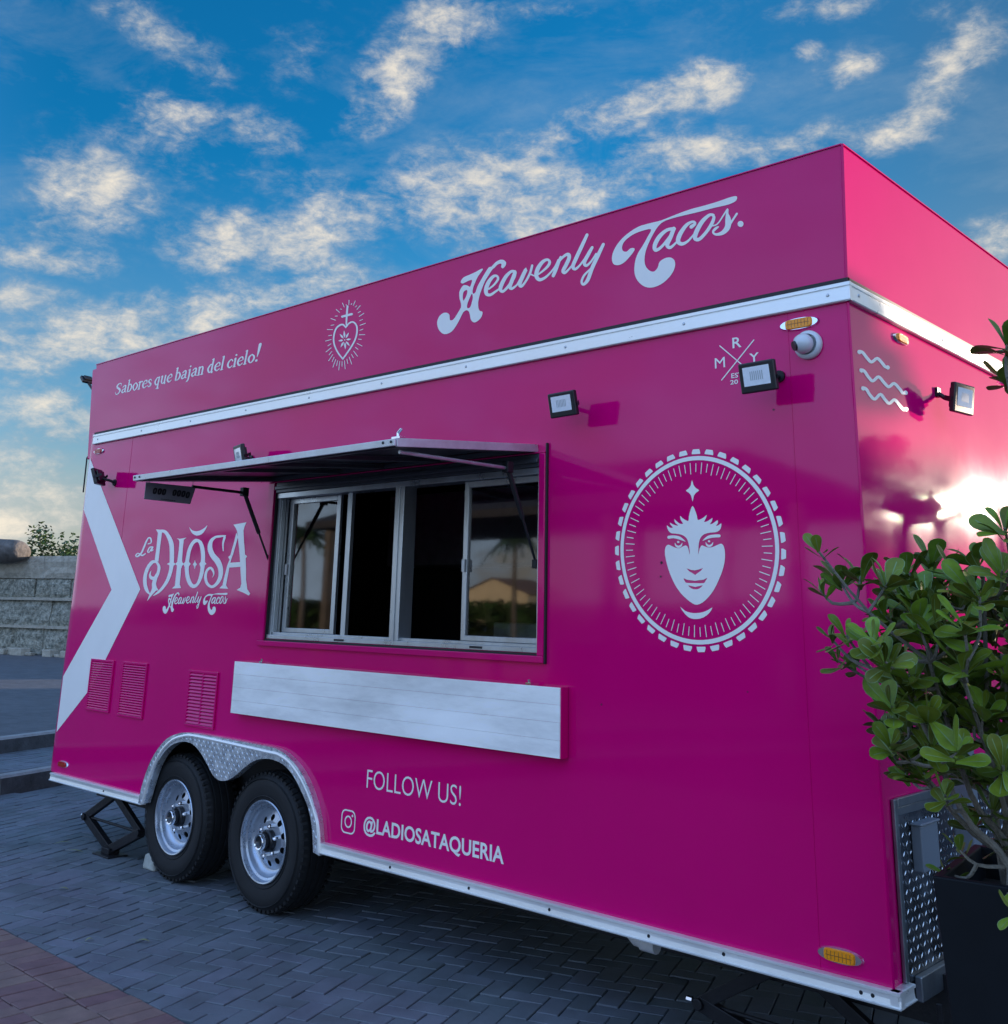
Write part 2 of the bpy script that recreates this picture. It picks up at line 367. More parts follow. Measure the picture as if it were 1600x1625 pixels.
def fill(polys=(), strokes=()):                   # even-odd polygon groups, united with stroke outlines
    groups = [[lp] if isinstance(lp[0][0], (int, float)) else lp for lp in polys]+[[s_] for s_ in strokes]
    vs = []; ed = []
    for g in groups:
        for lp in g:
            b = len(vs); vs += [Vector((p[0], p[1])) for p in lp]; ed += [(b+i, b+(i+1) % len(lp)) for i in range(len(lp))]
    r = delaunay_2d_cdt(vs, ed, [], 0, 1e-4)
    ov, of = r[0], r[2]
    bb = [[(min(p[0] for p in lp), max(p[0] for p in lp), min(p[1] for p in lp), max(p[1] for p in lp)) for lp in g] for g in groups]
    keep = []
    for f in of:
        x = sum(ov[i][0] for i in f)/len(f); y = sum(ov[i][1] for i in f)/len(f)
        for g, bg_ in zip(groups, bb):
            w = [wind(x, y, lp) if (b[0] <= x <= b[1] and b[2] <= y <= b[3]) else 0 for lp, b in zip(g, bg_)]
            if (len(g) == 1 and w[0] != 0) or (len(g) > 1 and sum(1 for q in w if q) % 2):
                keep.append(tuple(f)); break
    return [(v[0], v[1]) for v in ov], keep
def sheet(name, vf, mp, mt, parent, nvec):        # thin flat decal through map mp(x, y) -> 3-D
    vs, fs = vf; used = sorted({i for f in fs for i in f}); ix = {a: b for b, a in enumerate(used)}
    V = [mp(*vs[i]) for i in used]; F = [tuple(ix[i] for i in f) for f in fs]
    if F:
        a, b, c = (V[i] for i in F[0][:3])
    G = []
    for f in F:
        a, b, c = (V[i] for i in f[:3])
        G.append(f if (b-a).cross(c-a).dot(nvec) > 0 else tuple(reversed(f)))
    mb = MB(); mb.add(V, G)
    return mb.build(name, mt, parent, fix=False)
def zoomf(ox, oy, s): return lambda p: (ox+p[0]/s, oy+p[1]/s)+((p[2]/s,) if len(p) > 2 else ())
def Z(o, pts): f = zoomf(*o); return [f(p) for p in pts]

# ------------------------------------------------------------------ dimensions of the trailer
LEN, WID = 6.093, 2.44
Z0, ZF, ZB0, ZB1, ZT = .396, .446, 2.795, 2.871, 3.432
ZFB = 2.89; LEAN = .0337
RC = .26                                           # rounded rear corner

T = thing('food_trailer', 'magenta food trailer with white lettering, raised hatch and twin chrome wheels', 'food trailer', (-LEN/2, WID/2, 0))

def rectloop(a, b, c, d): return [(a, b), (c, b), (c, d), (a, d)]
WX0, WX1, WZ0, WZ1 = -3.64, -1.552, 1.437, 2.275; WZT = 2.338     # window opening
archpx = [(115,600),(140,480),(190,330),(250,220),(320,140),(400,105),(480,100),(700,135),(1000,190),(1100,215),(1180,270),(1270,380),(1340,540),(1385,720),(1398,900),(1398,965)]
ZW = (200, 1140, 4.444)
arch = [(p.x, p.z) for p in (W(*q) for q in crom(Z(ZW, archpx), 4))]
archcut = [(-4.79, ZF-.01)]+[((x+3.9)*.988-3.9, z-.012) for x, z in arch[2:-3]]+[(-3.02, ZF-.01)]
def quad_panel(name, loops, y, mt, parent):
    vf = fill([loops])
    return sheet(name, vf, lambda x, z: Vector((x, y, z)), mt, parent, Vector((0, -1, 0)))
outer = [(-LEN, ZF), (archcut[0][0], ZF)]+archcut[1:-1]+[(archcut[-1][0], ZF), (0, ZF), (0, ZB1+.02), (-LEN, ZB1+.02)]
side = quad_panel('side_wall', [outer, rectloop(WX0, WZ0, WX1, WZT)], 0, 'paint', T)
# rounded corner, end walls, back wall, roof, floor
mb = MB(); ns = 14; ring = []
for i in range(ns+1):
    a = pi/2*i/ns; ring.append((-LEN-RC*sin(a), RC*(1-cos(a))))
for z in (ZF, ZB1+.02): mb.v += [Vector((x, y, z)) for x, y in ring]
for i in range(ns): mb.f.append((i+1, i, i+ns+1, i+ns+2)); mb.m.append(0); mb.tone.append(.5)
mb.build('corner_panel', 'paint', T, smooth=True, fix=False)
mb = MB(); mb.add([(-LEN-RC, RC, ZF), (-LEN-RC, WID, ZF), (-LEN-RC, WID, ZB1+.02), (-LEN-RC, RC, ZB1+.02)], [(0, 3, 2, 1)]); mb.build('rear_wall', 'paint', T, fix=False)
mb = MB(); mb.add([(0, 0, ZF), (0, WID, ZF), (0, WID, ZB1+.02), (0, 0, ZB1+.02)], [(0, 1, 2, 3)]); mb.build('front_wall', 'paint', T, fix=False)
mb = MB(); mb.add([(-LEN-RC, WID, ZF), (0, WID, ZF), (0, WID, ZB1+.02), (-LEN-RC, WID, ZB1+.02)], [(0, 3, 2, 1)]); mb.build('far_side_wall', 'paint', T, fix=False)
mb = MB(); mb.box((-LEN-.05, .06, ZB1-.03), (-.03, WID-.03, ZB1+.01)); mb.build('roof', 'alud', T)
mb = MB(); mb.box((-LEN-.1, .03, Z0+.03), (-4.85, WID-.03, ZF+.02)); mb.box((-4.85, .34, Z0+.03), (-2.98, WID-.34, ZF+.02)); mb.box((-2.98, .03, Z0+.03), (-.03, WID-.03, ZF+.02)); mb.build('floor', 'steel', T)
# interior
mb = MB(); mb.box((-5.6, 1.55, .5), (-.2, 2.3, 1.32)); mb.box((-4.8, 1.9, 1.95), (-1.2, 2.3, 2.5)); mb.box((-3.15, 1.4, 1.32), (-2.75, 1.7, 1.55)); mb.box((-2.4, 1.45, 1.32), (-1.9, 1.8, 1.48)); mb.build('kitchen_cabinet', 'alud', T, bevel=.01)
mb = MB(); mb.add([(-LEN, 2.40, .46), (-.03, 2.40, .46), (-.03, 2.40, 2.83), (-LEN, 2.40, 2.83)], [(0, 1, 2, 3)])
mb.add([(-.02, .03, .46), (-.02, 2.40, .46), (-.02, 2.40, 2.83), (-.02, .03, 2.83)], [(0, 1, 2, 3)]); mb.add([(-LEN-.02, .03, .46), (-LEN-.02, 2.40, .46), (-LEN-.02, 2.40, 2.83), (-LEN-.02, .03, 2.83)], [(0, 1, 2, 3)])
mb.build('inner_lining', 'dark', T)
# ---- fascia (parapet), leaning outwards a little
def fasc(x, z, side_=0):                           # point of the side fascia
    k = (z-ZFB)/(ZT-ZFB)*LEAN; return Vector((x, -k, z))
mb = MB(); e = LEAN
low = [(-LEN-.03, 0), (0, 0), (0, WID), (-LEN-.03, WID)]; top = [(-LEN-.03-e, -e), (e, -e), (e, WID+e), (-LEN-.03-e, WID+e)]
for i, nm in enumerate(('fascia', 'front_fascia', 'far_fascia', 'rear_fascia')):
    j = (i+1) % 4; mb = MB()
    a, b = Vector((*low[i], ZFB)), Vector((*low[j], ZFB)); c, d = Vector((*top[j], ZT)), Vector((*top[i], ZT))
    nn = (b-a).cross(d-a).normalized()*-.025
    mb.add([a, b, c, d, a+nn, b+nn, c+nn, d+nn], [(0,1,2,3),(7,6,5,4),(0,4,5,1),(2,6,7,3)] + ([(1,5,6,2)] if 1 else []) + [(0,3,7,4)])
    mb.build(nm, 'paint', T)
mb = MB()
for (a, b) in (((-LEN-.03-e, -e-.002), (e, -e-.002)), ((e+.002, -e), (e+.002, WID+e))):
    mb.bar((*a, ZT+.001), (*b, ZT+.001), .008, .005)
mb.build('cap_strip', 'paint', T)
mb = MB(); mb.bar((e+.001, -e-.001, ZT), (.001, -.001, ZFB), .009, .009, up=(1, 1, 0)); mb.bar((.001, -.001, ZB0), (.001, -.001, ZF), .008, .008, up=(1, 1, 0)); mb.build('corner_seam', 'paint', T)
mb = MB(); mb.bar((-LEN-.10-e, .012, ZT-.012), (-LEN-.10, .045, 2.70), .12, .03, up=(0, 1, 0)); mb.build('corner_post', 'paint', T, bevel=.01)
# ---- rails
def rail(name, y0, z0, z1, x0, x1, prof, parent, front=False):
    mb = MB(); n = len(prof)
    for x in (x0, x1):
        for (d, t) in prof:
            z = z0+(z1-z0)*t
            mb.v.append(Vector((x, -d, z)) if not front else Vector((d, x, z)))
    for i in range(n-1): mb.f.append((i, i+1, i+1+n, i+n)); mb.m.append(0); mb.tone.append(.5)
    mb.f.append(tuple(range(n))); mb.m.append(0); mb.tone.append(.5); mb.f.append(tuple(range(2*n-1, n-1, -1))); mb.m.append(0); mb.tone.append(.5)
    return mb.build(name, 'alu', parent)
beltp = [(0, 0), (.016, 0), (.020, .06), (.020, .70), (.016, .73), (.016, .77), (.022, .80), (.022, .97), (.018, 1), (0, 1)]
belt = rail('belt_rail', 0, ZB0, ZB1, -LEN+.005, .0205, beltp, T)
beltf = rail('belt_rail', 0, ZB0, ZB1, -.017, 1.80, beltp, T, front=True)
mb = MB(); mb.box((-LEN, -.012, ZB1), (.012, .002, ZFB-.001)); mb.box((-.002, -.010, ZB1), (.012, 1.80, ZFB-.001)); mb.build('rail_gap', 'gasket', T)
mb = MB(); mb.box((.002, 1.80, ZB0-.01), (.035, WID-.01, ZB1-.01)); mb.box((.035, 1.83, ZB0+.005), (.05, 1.95, ZB1-.03)); mb.build('rail_joint', 'alud', T, bevel=.006)
def screws(name, pts, r, nrm, parent, mt='alud'):
    proto = None
    for p in pts:
        if proto is None:
            mb = MB(); mb.lathe([(0, -.004), (r*.7, -.0035), (r, 0)], (0, 0, 0), 'y' if nrm == 'y' else 'x', 10)
            if nrm == 'x':
                for v in mb.v: v.x = -v.x
            me = mb.build(name, mt, parent, local=True); proto = me; o = me
        else:
            o = proto.copy(); COL.objects.link(o); o.parent = parent
        o.location = Vector(p)-pose(parent)
screws('screw', [(-.07-i*.66+.0*i, -.020, ZB0+.034) for i in range(10)], .0075, 'y', T)
screws('screw', [(.020, .06+.86*i, ZB0+.034) for i in range(3)], .0075, 'x', T)
botp = [(0, 0), (.035, 0), (.037, .10), (.030, .16), (.027, .5), (.027, .74), (.033, .80), (.033, .96), (.028, 1), (0, 1)]
rail('bottom_rail', 0, Z0, ZF, -LEN+.005, -4.80, botp, T); rail('bottom_rail', 0, Z0, ZF, -3.0, .036, botp, T)
rail('bottom_rail', 0, Z0, ZF, -.03, .10, botp, T, front=True)
screws('screw', [(-.06, -.0275, Z0+.022), (-.10, -.0275, Z0+.022), (-.62, -.0275, Z0+.028), (-.95, -.0275, Z0+.022), (-1.45, -.0275, Z0+.022), (-1.92, -.0275, Z0+.022), (-2.45, -.0275, Z0+.022), (-5.3, -.0275, Z0+.022)], .007, 'y', T, 'steel')

# ---- panel joints and a few rivets on the paint
for x_, z_ in ((-.255, ZF), (-5.5, 1.3)): mb = MB(); mb.box((x_, -.0015, z_), (x_+.0015, .001, ZB0)); mb.build('panel_seam', 'paint', T)

# ------------------------------------------------------------------ decals on the side
NY = Vector((0, -1, 0)); FN = Vector((0, -(ZT-ZFB), -LEAN)).normalized(); FP = Vector((0, 0, ZFB))
def sidemap(px, py): return W(px, py, -.0016)
def fascmap(px, py): return onplane(px, py, FP+FN*.0016, FN)
def facemap(px, py): return at(px, py, 0, .0016)
def decal(name, vf, mp, n=NY, mt='vinyl'): return sheet(name, vf, mp, mt, T, n)
# arrow band
decal('arrow_stripe', fill([[(143, 727), (158.8, 768), (222.7, 935), (147, 1088), (89.7, 1161.6), (100.4, 1073), (177, 936), (133, 809), (139, 752)]]), sidemap)
# big script wordmark
ZA = (680, 420, 10); ZBm = (780, 370, 8); ZC = (960, 300, 6.667)
H1 = Z(ZA, [(340,875),(335,800),(300,765),(240,765),(180,810),(145,880),(140,950),(165,1030),(220,1090),(290,1100),(370,1060),(440,970),(500,860),(550,760),(600,722),(640,740),(660,800),(670,860),(700,905),(740,915),(800,880),(845,820),(860,750),(820,735),(795,690),(790,600),(810,500),(850,380),(900,260),(960,160),(1020,70)]) \
   + Z(ZBm, [(40,440),(70,405),(110,385),(130,397),(122,425),(135,443),(152,443),(180,410),(187,372),(160,342),(110,337),(50,370),(0,425)]) \
   + Z(ZA, [(960,40),(900,130),(830,250),(780,340),(750,430),(720,460),(700,440),(710,370),(740,290),(790,180),(865,78),(840,65),(760,110),(650,160),(560,200),(520,250),(515,285),(550,298),(620,262),(690,240),(685,290),(660,350),(620,330),(560,325),(520,370),(490,440),(495,540),(515,610),(515,680),(470,760),(420,840),(380,880)])
h1 = Z(ZA, [(610,400),(560,430),(545,500),(555,570),(590,520),(615,450)]); h2 = Z(ZA, [(690,460),(650,540),(620,620),(615,680),(640,690),(670,660),(690,590),(705,520)])
TB = Z(ZC, [(1390,75),(1330,85),(1200,130),(1050,175),(900,215),(750,270),(600,330),(480,360),(350,400),(230,480),(150,560),(95,650),(75,730),(90,790),(140,805),(200,780),(260,720),(312,650),(308,625),(270,628),(230,662),(190,650),(185,600),(220,540),(300,480),(400,440),(490,425),(450,510),(400,600),(350,680),(322,760),(312,860),(330,940),(380,1005),(450,1040),(530,1035),(620,990),(700,910),(740,830),(740,760),(700,725),(640,730),(580,770),(560,830),(520,872),(470,860),(430,810),(420,740),(435,650),(470,560),(510,480),(560,400),(620,345),(720,308),(850,275),(1000,240),(1150,200),(1300,165),(1380,130),(1400,95)])
st = []
def BS(o, pts): st.append(stroke(Z(o, pts), 4))
BS(ZA, [(960,385,28),(1040,320,30),(1105,230,38),(1085,178,36),(1025,190,48),(955,280,62),(915,390,66),(925,465,56),(985,478,44),(1060,430,34),(1130,380,28)])
BS(ZBm, [(300,490,40),(250,487,34),(185,550,46),(130,650,50),(115,715,46),(150,738,34),(225,660,34),(290,560,34),(305,495,30)])
BS(ZBm, [(300,500,46),(262,600,48),(235,680,46),(262,702,34),(320,660,22),(370,600,20)])
BS(ZBm, [(330,640,14),(390,540,26),(440,455,42),(400,540,50),(360,640,48),(380,675,36),(430,620,28),(490,510,30),(518,410,30)])
BS(ZBm, [(500,520,20),(560,540,18),(640,490,24),(715,420,34),(740,365,36),(710,335,32),(650,365,44),(590,450,52),(570,540,52),(610,590,44),(680,565,32),(750,500,24),(810,420,20),(850,340,26)])
BS(ZBm, [(880,300,26),(840,400,46),(810,480,46),(785,540,42)])
BS(ZBm, [(815,470,18),(860,360,26),(930,285,34),(980,270,44),(985,320,48),(945,410,48),(910,480,46),(935,502,34),(990,450,24),(1040,390,22)])
BS(ZBm, [(1215,20,38),(1150,160,46),(1080,310,48),(1035,420,46),(1065,455,36),(1120,410,24),(1180,330,22)])
BS(ZBm, [(1280,180,36),(1230,270,46),(1180,370,46),(1205,412,34),(1265,360,24),(1330,260,22)])
BS(ZBm, [(1422,140,38),(1350,290,48),(1280,440,48),(1225,590,46),(1170,650,34),(1146,615,30),(1175,540,28),(1240,470,22),(1310,400,18)])
BS(ZC, [(735,420,38),(660,432,34),(580,500,44),(530,590,44),(535,645,38),(590,620,30),(660,540,28),(735,430,26)])
BS(ZC, [(730,418,42),(695,510,44),(660,590,44),(695,618,32),(760,560,20)])
BS(ZC, [(915,400,40),(955,365,30),(930,345,26),(865,380,36),(800,470,46),(775,550,46),(815,580,38),(880,550,24),(950,470,18)])
BS(ZC, [(1150,275,28),(1105,275,32),(1030,345,44),(970,450,48),(955,520,44),(1000,530,36),(1070,460,34),(1130,370,36),(1155,300,32),(1140,270,26)])
BS(ZC, [(1120,390,16),(1190,370,14),(1260,270,16),(1300,210,16),(1295,260,28),(1305,320,60),(1300,400,60),(1250,460,44),(1180,480,26),(1145,455,22),(1170,420,28),(1200,400,18)])
BS(ZC, [(1290,430,30),(1345,340,22),(1398,260,22)])
dot = [(1175.5+4.8*cos(2*pi*k/14), 355.2+4.8*sin(2*pi*k/14)) for k in range(14)]
HT = fill([[crom(H1, 2, True), crom(h1, 3, True), crom(h2, 3, True)], crom(TB, 3, True)], st)
HTd = fill([[crom(H1, 2, True), crom(h1, 3, True), crom(h2, 3, True)], crom(TB, 3, True), dot], st)
decal('script_lettering', HTd, fascmap, FN)
# the same wordmark, small, under the logo: affine through three shared points on the wall
def xz(v): return (v.x, v.z)
A3 = [xz(fascmap(705, 513)), xz(fascmap(1168.5, 314)), xz(fascmap(1032, 456))]; B3 = [xz(W(261.3, 967.5)), xz(W(361.3, 941.9)), xz(W(335, 975.5))]
def affine(A, B):
    m_ = Matrix([[a[0], a[1], 1] for a in A]).inverted(); c1 = m_ @ Vector([b[0] for b in B]); c2 = m_ @ Vector([b[1] for b in B])
    return lambda x, z: (c1[0]*x+c1[1]*z+c1[2], c2[0]*x+c2[1]*z+c2[2])
AF = affine(A3, B3)
def smallmap(px, py): x, z = AF(*xz(fascmap(px, py))); return Vector((x, -.0016, z))
decal('small_script_lettering', HT, smallmap)
# La DIOSA
ZD = (210, 820, 8); sd = []; pd = []
def DS(pts, n=4): sd.append(stroke(Z(ZD, pts), n))
def DP(pts, n=1): pd.append(crom(Z(ZD, pts), n, True))
DS([(200,345,12),(238,330,14),(236,280,20),(208,268,18),(178,315,20),(145,395,22),(112,465,20),(66,505,20),(44,492,14),(75,465,14),(125,492,20),(165,470,14)])
DS([(258,385,18),(222,390,16),(196,440,18),(214,452,12),(245,400,12)]); DS([(262,385,16),(240,435,18),(268,418,8)])
DP([(300,160),(380,168),(372,240),(358,350),(342,480),(332,570),(285,552),(302,430),(316,300),(325,205)])
DS([(335,182,30),(410,188,40),(462,255,50),(497,350,58),(503,470,56),(500,590,54),(487,690,46),(450,800,42),(395,890,36),(335,955,30),(268,1000,8)])
DP([(440,600),(475,580),(480,550),(520,550),(526,580),(552,600),(526,622),(515,650),(480,650),(475,620)])
DS([(322,580,18),(262,572,40),(205,635,42),(168,730,44),(160,840,46),(183,930,42),(222,985,14)])
DS([(300,565,24),(338,630,36),(328,710,38),(296,775,46),(276,850,52),(278,915,58),(240,980,34),(190,1066,3)]); DS([(290,785,44),(240,775,40),(225,735,24),(240,685,3)])
DP([(300,860),(312,900),(332,932),(300,940)])
DP([(565,275),(600,280),(640,275),(688,265),(655,292),(642,400),(632,560),(636,580),(658,600),(634,620),(620,660),(612,760),(602,860),(620,905),(505,912),(540,875),(553,760),(565,650),(566,620),(546,600),(570,575),(590,430),(598,320),(590,292)])
O1 = Z(ZD, [(820,280),(880,310),(915,400),(925,500),(922,575),(942,598),(920,622),(905,720),(870,820),(820,890),(765,905),(710,860),(675,760),(665,640),(648,600),(672,570),(690,460),(725,360),(775,295)])
O2 = Z(ZD, [(820,322),(780,350),(745,430),(727,530),(722,575),(742,600),(719,630),(720,720),(742,810),(780,862),(820,835),(852,740),(866,640),(850,600),(870,570),(872,480),(860,390),(842,335)])
pd.append([crom(O1, 2, True), crom(O2, 2, True)])
DP([(795,550),(806,585),(822,605),(804,625),(793,665),(783,625),(768,605),(784,585)])
DP([(725,130),(760,172),(820,185),(880,165),(925,135),(955,108),(925,170),(880,222),(820,240),(765,215),(738,170)], 2)
DS([(1155,432,12),(1152,340,22),(1172,262,30)]); DS([(1182,242,16),(1110,250,28),(1050,262,30),(1000,312,46),(986,400,62),(1020,490,68),(1085,570,74),(1122,670,62),(1115,770,50),(1072,850,40),(1010,890,34),(952,850,36),(930,770,36),(945,690,30),(990,650,30),(1022,680,30),(1035,730,16),(1016,770,3)])
DP([(1285,100),(1450,70),(1425,125),(1412,180),(1420,330),(1432,480),(1457,502),(1440,530),(1445,650),(1445,800),(1460,920),(1497,975),(1480,1000),(1400,960),(1325,930),(1370,900),(1385,850),(1375,700),(1365,500),(1345,300),(1330,180),(1310,140)])
DP([(1322,200),(1342,260),(1280,480),(1264,520),(1240,600),(1212,760),(1190,870),(1217,915),(1105,908),(1145,870),(1170,760),(1205,620),(1235,545),(1218,510),(1245,490),(1290,330)])
DP([(1232,585),(1390,575),(1390,635),(1222,645)])
decal('logo_lettering', fill(pd, sd), sidemap)
# heart emblem on the fascia
ZE = (500, 460, 11.61); se = []
se.append(stroke(Z(ZE, [(567,692,24),(520,642,30),(458,650,30),(388,715,30),(350,830,28),(345,950,28),(378,1070,28),(440,1180,28),(513,1272,28)]), 5)); se.append(stroke(Z(ZE, [(513,1272,28),(590,1165,28),(680,1030,28),(745,900,28),(775,765,30),(762,650,30),(700,592,30),(630,615,28),(567,692,24)]), 5))
se.append(stroke(Z(ZE, [(578,645,26),(585,470,34),(600,300,36)]))); se.append(stroke(Z(ZE, [(500,492,40),(680,445,40)])))
for k in range(8):
    a = pi/2+k*pi/4+.1; ca, sa = cos(a), sin(a)
    p = lambda r: (548+r*ca*.78, 922-r*sa*1.15)
    se.append(stroke(Z(ZE, [(*p(38), 3), (*p(85), 36), (*p(150), 3)]), 4))
se.append(stroke(Z(ZE, [(546,920,22),(550,922,22)])))
for k in range(38):
    a = 2*pi*k/38+.05; lo = k % 2; ca, sa = cos(a), sin(a)
    r0 = (262, 485) if sa < .2 else (262, 560); r1 = (320, 575) if not lo else (365, 640)
    sh = .09*sa*600
    se.append(stroke(Z(ZE, [(562+r0[0]*ca+sh, 830-r0[1]*sa-60*ca, 12), (562+r1[0]*ca+sh, 830-r1[1]*sa-80*ca, 12)])))
decal('heart_emblem', fill([], se), fascmap, FN)
# goddess face emblem
RX, RZ, RR = -.713, 1.879, .3765
circ = lambda r, n=96: [(RX+r*cos(2*pi*k/n), RZ+r*sin(2*pi*k/n)) for k in range(n)]
pc = [[circ(RR), circ(RR-.017)]]
for k in range(39):
    a = 2*pi*(k+.5)/39; w_ = .0525; r0, r1 = RR+.009, RR+.029
    q = [(r0, -w_), (r0, w_), (r0+.006, w_), (r1-.004, w_*.82), (r1, w_*.68), (r1, -w_*.68), (r1-.004, -w_*.82), (r0+.006, -w_)]
    pc.append([(RX+r*cos(a+t), RZ+r*sin(a+t)) for r, t in q])
for k in range(78):
    a = 2*pi*k/78; r0, r1 = (RR-.030, RR-.066) if k % 2 else (RR-.027, RR-.074); w_ = .0016
    pc.append([(RX+r0*cos(a)-w_*sin(a), RZ+r0*sin(a)+w_*cos(a)), (RX+r0*cos(a)+w_*sin(a), RZ+r0*sin(a)-w_*cos(a)), (RX+r1*cos(a)+w_*sin(a), RZ+r1*sin(a)-w_*cos(a)), (RX+r1*cos(a)-w_*sin(a), RZ+r1*sin(a)+w_*cos(a))])
sheet('round_emblem_border', fill(pc), lambda x, z: Vector((x, -.0016, z)), 'vinyl', T, NY)
ZG = (1040, 750, 6.77)
fo = Z(ZG, [(403,358),(430,410),(448,465),(458,508),(500,495),(535,470),(553,455),(545,490),(525,530),(560,522),(595,500),(615,487),(610,520),(588,555),(620,545),(655,520),(672,512),(672,545),(652,575),(685,562),(710,545),(708,585),(690,620),(650,640),(590,645),(530,660),(495,690),(475,730),(466,790),(464,880),(478,815),(500,782),(520,787),(560,803),(600,804),(640,790),(680,772),(715,765),(740,800),(750,870),(745,960),(720,1060),(680,1160),(630,1260),(570,1340),(510,1395),(450,1420),(400,1405),(340,1360),(270,1290),(210,1200),(160,1090),(125,980),(105,880),(108,810),(135,775),(170,785),(215,806),(260,812),(300,792),(332,782),(352,805),(364,850),(373,882),(366,800),(350,730),(322,690),(280,666),(220,655),(170,650),(140,620),(125,575),(130,568),(160,592),(190,590),(165,560),(160,538),(188,555),(225,568),(247,567),(215,540),(205,500),(232,525),(265,548),(300,550),(275,510),(268,465),(292,488),(330,512),(358,517),(362,470),(380,400)])
nose = Z(ZG, [(335,1028),(385,1045),(425,1050),(470,1040),(515,1025),(490,1055),(455,1080),(430,1100),(400,1080),(365,1060)])
mou = Z(ZG, [(305,1135),(340,1150),(400,1158),(430,1162),(470,1155),(520,1150),(560,1130),(540,1165),(520,1188),(430,1188),(340,1185),(320,1170)])
lip = Z(ZG, [(355,1210),(430,1228),(510,1210),(475,1245),(430,1255),(385,1242)])
pf = [[crom(fo, 2, True), nose, crom(mou, 2, True), crom(lip, 2, True)],
      crom(Z(ZG, [(395,80),(412,135),(440,168),(472,190),(440,215),(415,250),(402,310),(387,250),(360,215),(330,195),(360,170),(383,135)]), 2, True),
      crom(Z(ZG, [(268,1440),(320,1485),(380,1505),(440,1510),(510,1500),(570,1475),(615,1450),(580,1510),(520,1555),(450,1573),(380,1565),(320,1520)]), 2, True)]
sf = [stroke(Z(ZG, p)) for p in ([(145,695,32),(200,690,30),(262,704,32),(322,738,6)], [(512,730,6),(570,694,30),(630,682,32),(688,680,32)])]
for dx in (0, 331):
    dy = -8 if dx else 0
    sf.append(stroke(Z(ZG, [(212+dx,757+dy,5),(224+dx,784+dy,18),(250+dx,797+dy,24),(278+dx,783+dy,18),(290+dx,757+dy,5)]))); sf.append(stroke(Z(ZG, [(246+dx,745+dy,22),(250+dx,746+dy,22)])))
    sf.append(stroke(Z(ZG, [(150+dx*1.0,742,5),(215+dx,722,6),(290+dx,735,7),(330+dx,762,4)]))) if False else None
for (px_, py_, r_) in ((1050, 893, .006), (1049, 915, .0045), (1228, 650, .004), (1400, 777, .004), (955, 1118, .004), (1187, 1098, .003)):
    w_ = W(px_, py_); sheet('paint_chip', fill([[(w_.x+r_*(1+.5*sin(k*2.7+px_))*cos(k*pi/5), w_.z+r_*(1+.5*sin(k*2.7+px_))*sin(k*pi/5)) for k in range(10)]]), lambda x, z: Vector((x, -.0012, z)), 'gasket', T, NY) if px_ < 1390 else None
decal('goddess_face_emblem', fill(pf, [s_ for s_ in sf if s_]), sidemap)
# waves on the front wall
zw = (1000, 430, 2.667)
wv = [stroke(Z(zw, [(*p, 13) for p in q])) for q in ([(970,340),(985,345),(1003,368),(1022,385),(1046,370),(1066,388),(1080,405),(1092,407)], [(977,418),(992,424),(1010,450),(1028,465),(1052,448),(1075,472),(1095,490),(1118,476),(1142,500),(1155,516),(1168,514)], [(985,494),(1000,500),(1016,525),(1036,542),(1060,522),(1080,545),(1098,560),(1120,545),(1143,570),(1158,586),(1172,584)])]
wv += [stroke(Z(zw, [(x, y, 17), (x+2, y+2, 17)])) for x, y in ((970,342),(1090,407),(979,420),(1166,514),(986,496),(1168,584))]
decal('wave_emblem', fill([], wv), facemap, Vector((1, 0, 0)))
# plain lettering from the built-in font
def textmesh(s_, off=0., shear=0., space=1.):
    c = bpy.data.curves.new('t', 'FONT'); c.body = s_; c.offset = off; c.shear = shear; c.space_character = space; c.resolution_u = 4
    o = bpy.data.objects.new('t', c); me = bpy.data.meshes.new_from_object(o)
    vs = [(v.co.x, v.co.y) for v in me.vertices]; fs = [tuple(p.vertices) for p in me.polygons]
    bpy.data.objects.remove(o); bpy.data.curves.remove(c); bpy.data.meshes.remove(me); return vs, fs
def text(name, s_, x0, x1, zb, zt, off=0., space=1., mt='vinyl', mp=None, ref=None):
    vs, fs = textmesh(s_, off, 0, space); rx = [v[0] for v in vs]; a, b = min(rx), max(rx)
    vr = textmesh(ref or 'H', off)[0]; h0, h1_ = min(v[1] for v in vr), max(v[1] for v in vr)
    g = mp or (lambda x, z: Vector((x, -.0016, z)))
    return sheet(name, (vs, fs), lambda x, y: g(x0+(x-a)/(b-a)*(x1-x0), zb+(y-h0)/(h1_-h0)*(zt-zb)), mt, T, NY)
text('follow_us_lettering', 'FOLLOW US!', -2.683, -2.012, .743, .828, -.008, 1.0)
text('handle_lettering', '@LADIOSATAQUERIA', -2.690, -1.736, .541, .609, .022, 1.02)
# camera-shaped social media mark
def rr(cx, cz, w, h, r, n=6):
    o = []
    for (sx, sz, a0) in ((1, 1, 0), (-1, 1, pi/2), (-1, -1, pi), (1, -1, 3*pi/2)):
        o += [(cx+sx*(w/2-r)+r*cos(a0+pi/2*k/n), cz+sz*(h/2-r)+r*sin(a0+pi/2*k/n)) for k in range(n+1)]
    return o
ci = lambda x, z, r, n=24: [(x+r*cos(2*pi*k/n), z+r*sin(2*pi*k/n)) for k in range(n)]
ix, iz = -2.811, .567
sheet('social_media_mark', fill([[rr(ix, iz, .112, .112, .032), rr(ix, iz, .098, .098, .026)], [ci(ix, iz, .029), ci(ix, iz, .0215)], ci(ix+.031, iz+.031, .006)]), lambda x, z: Vector((x, -.0016, z)), 'vinyl', T, NY)
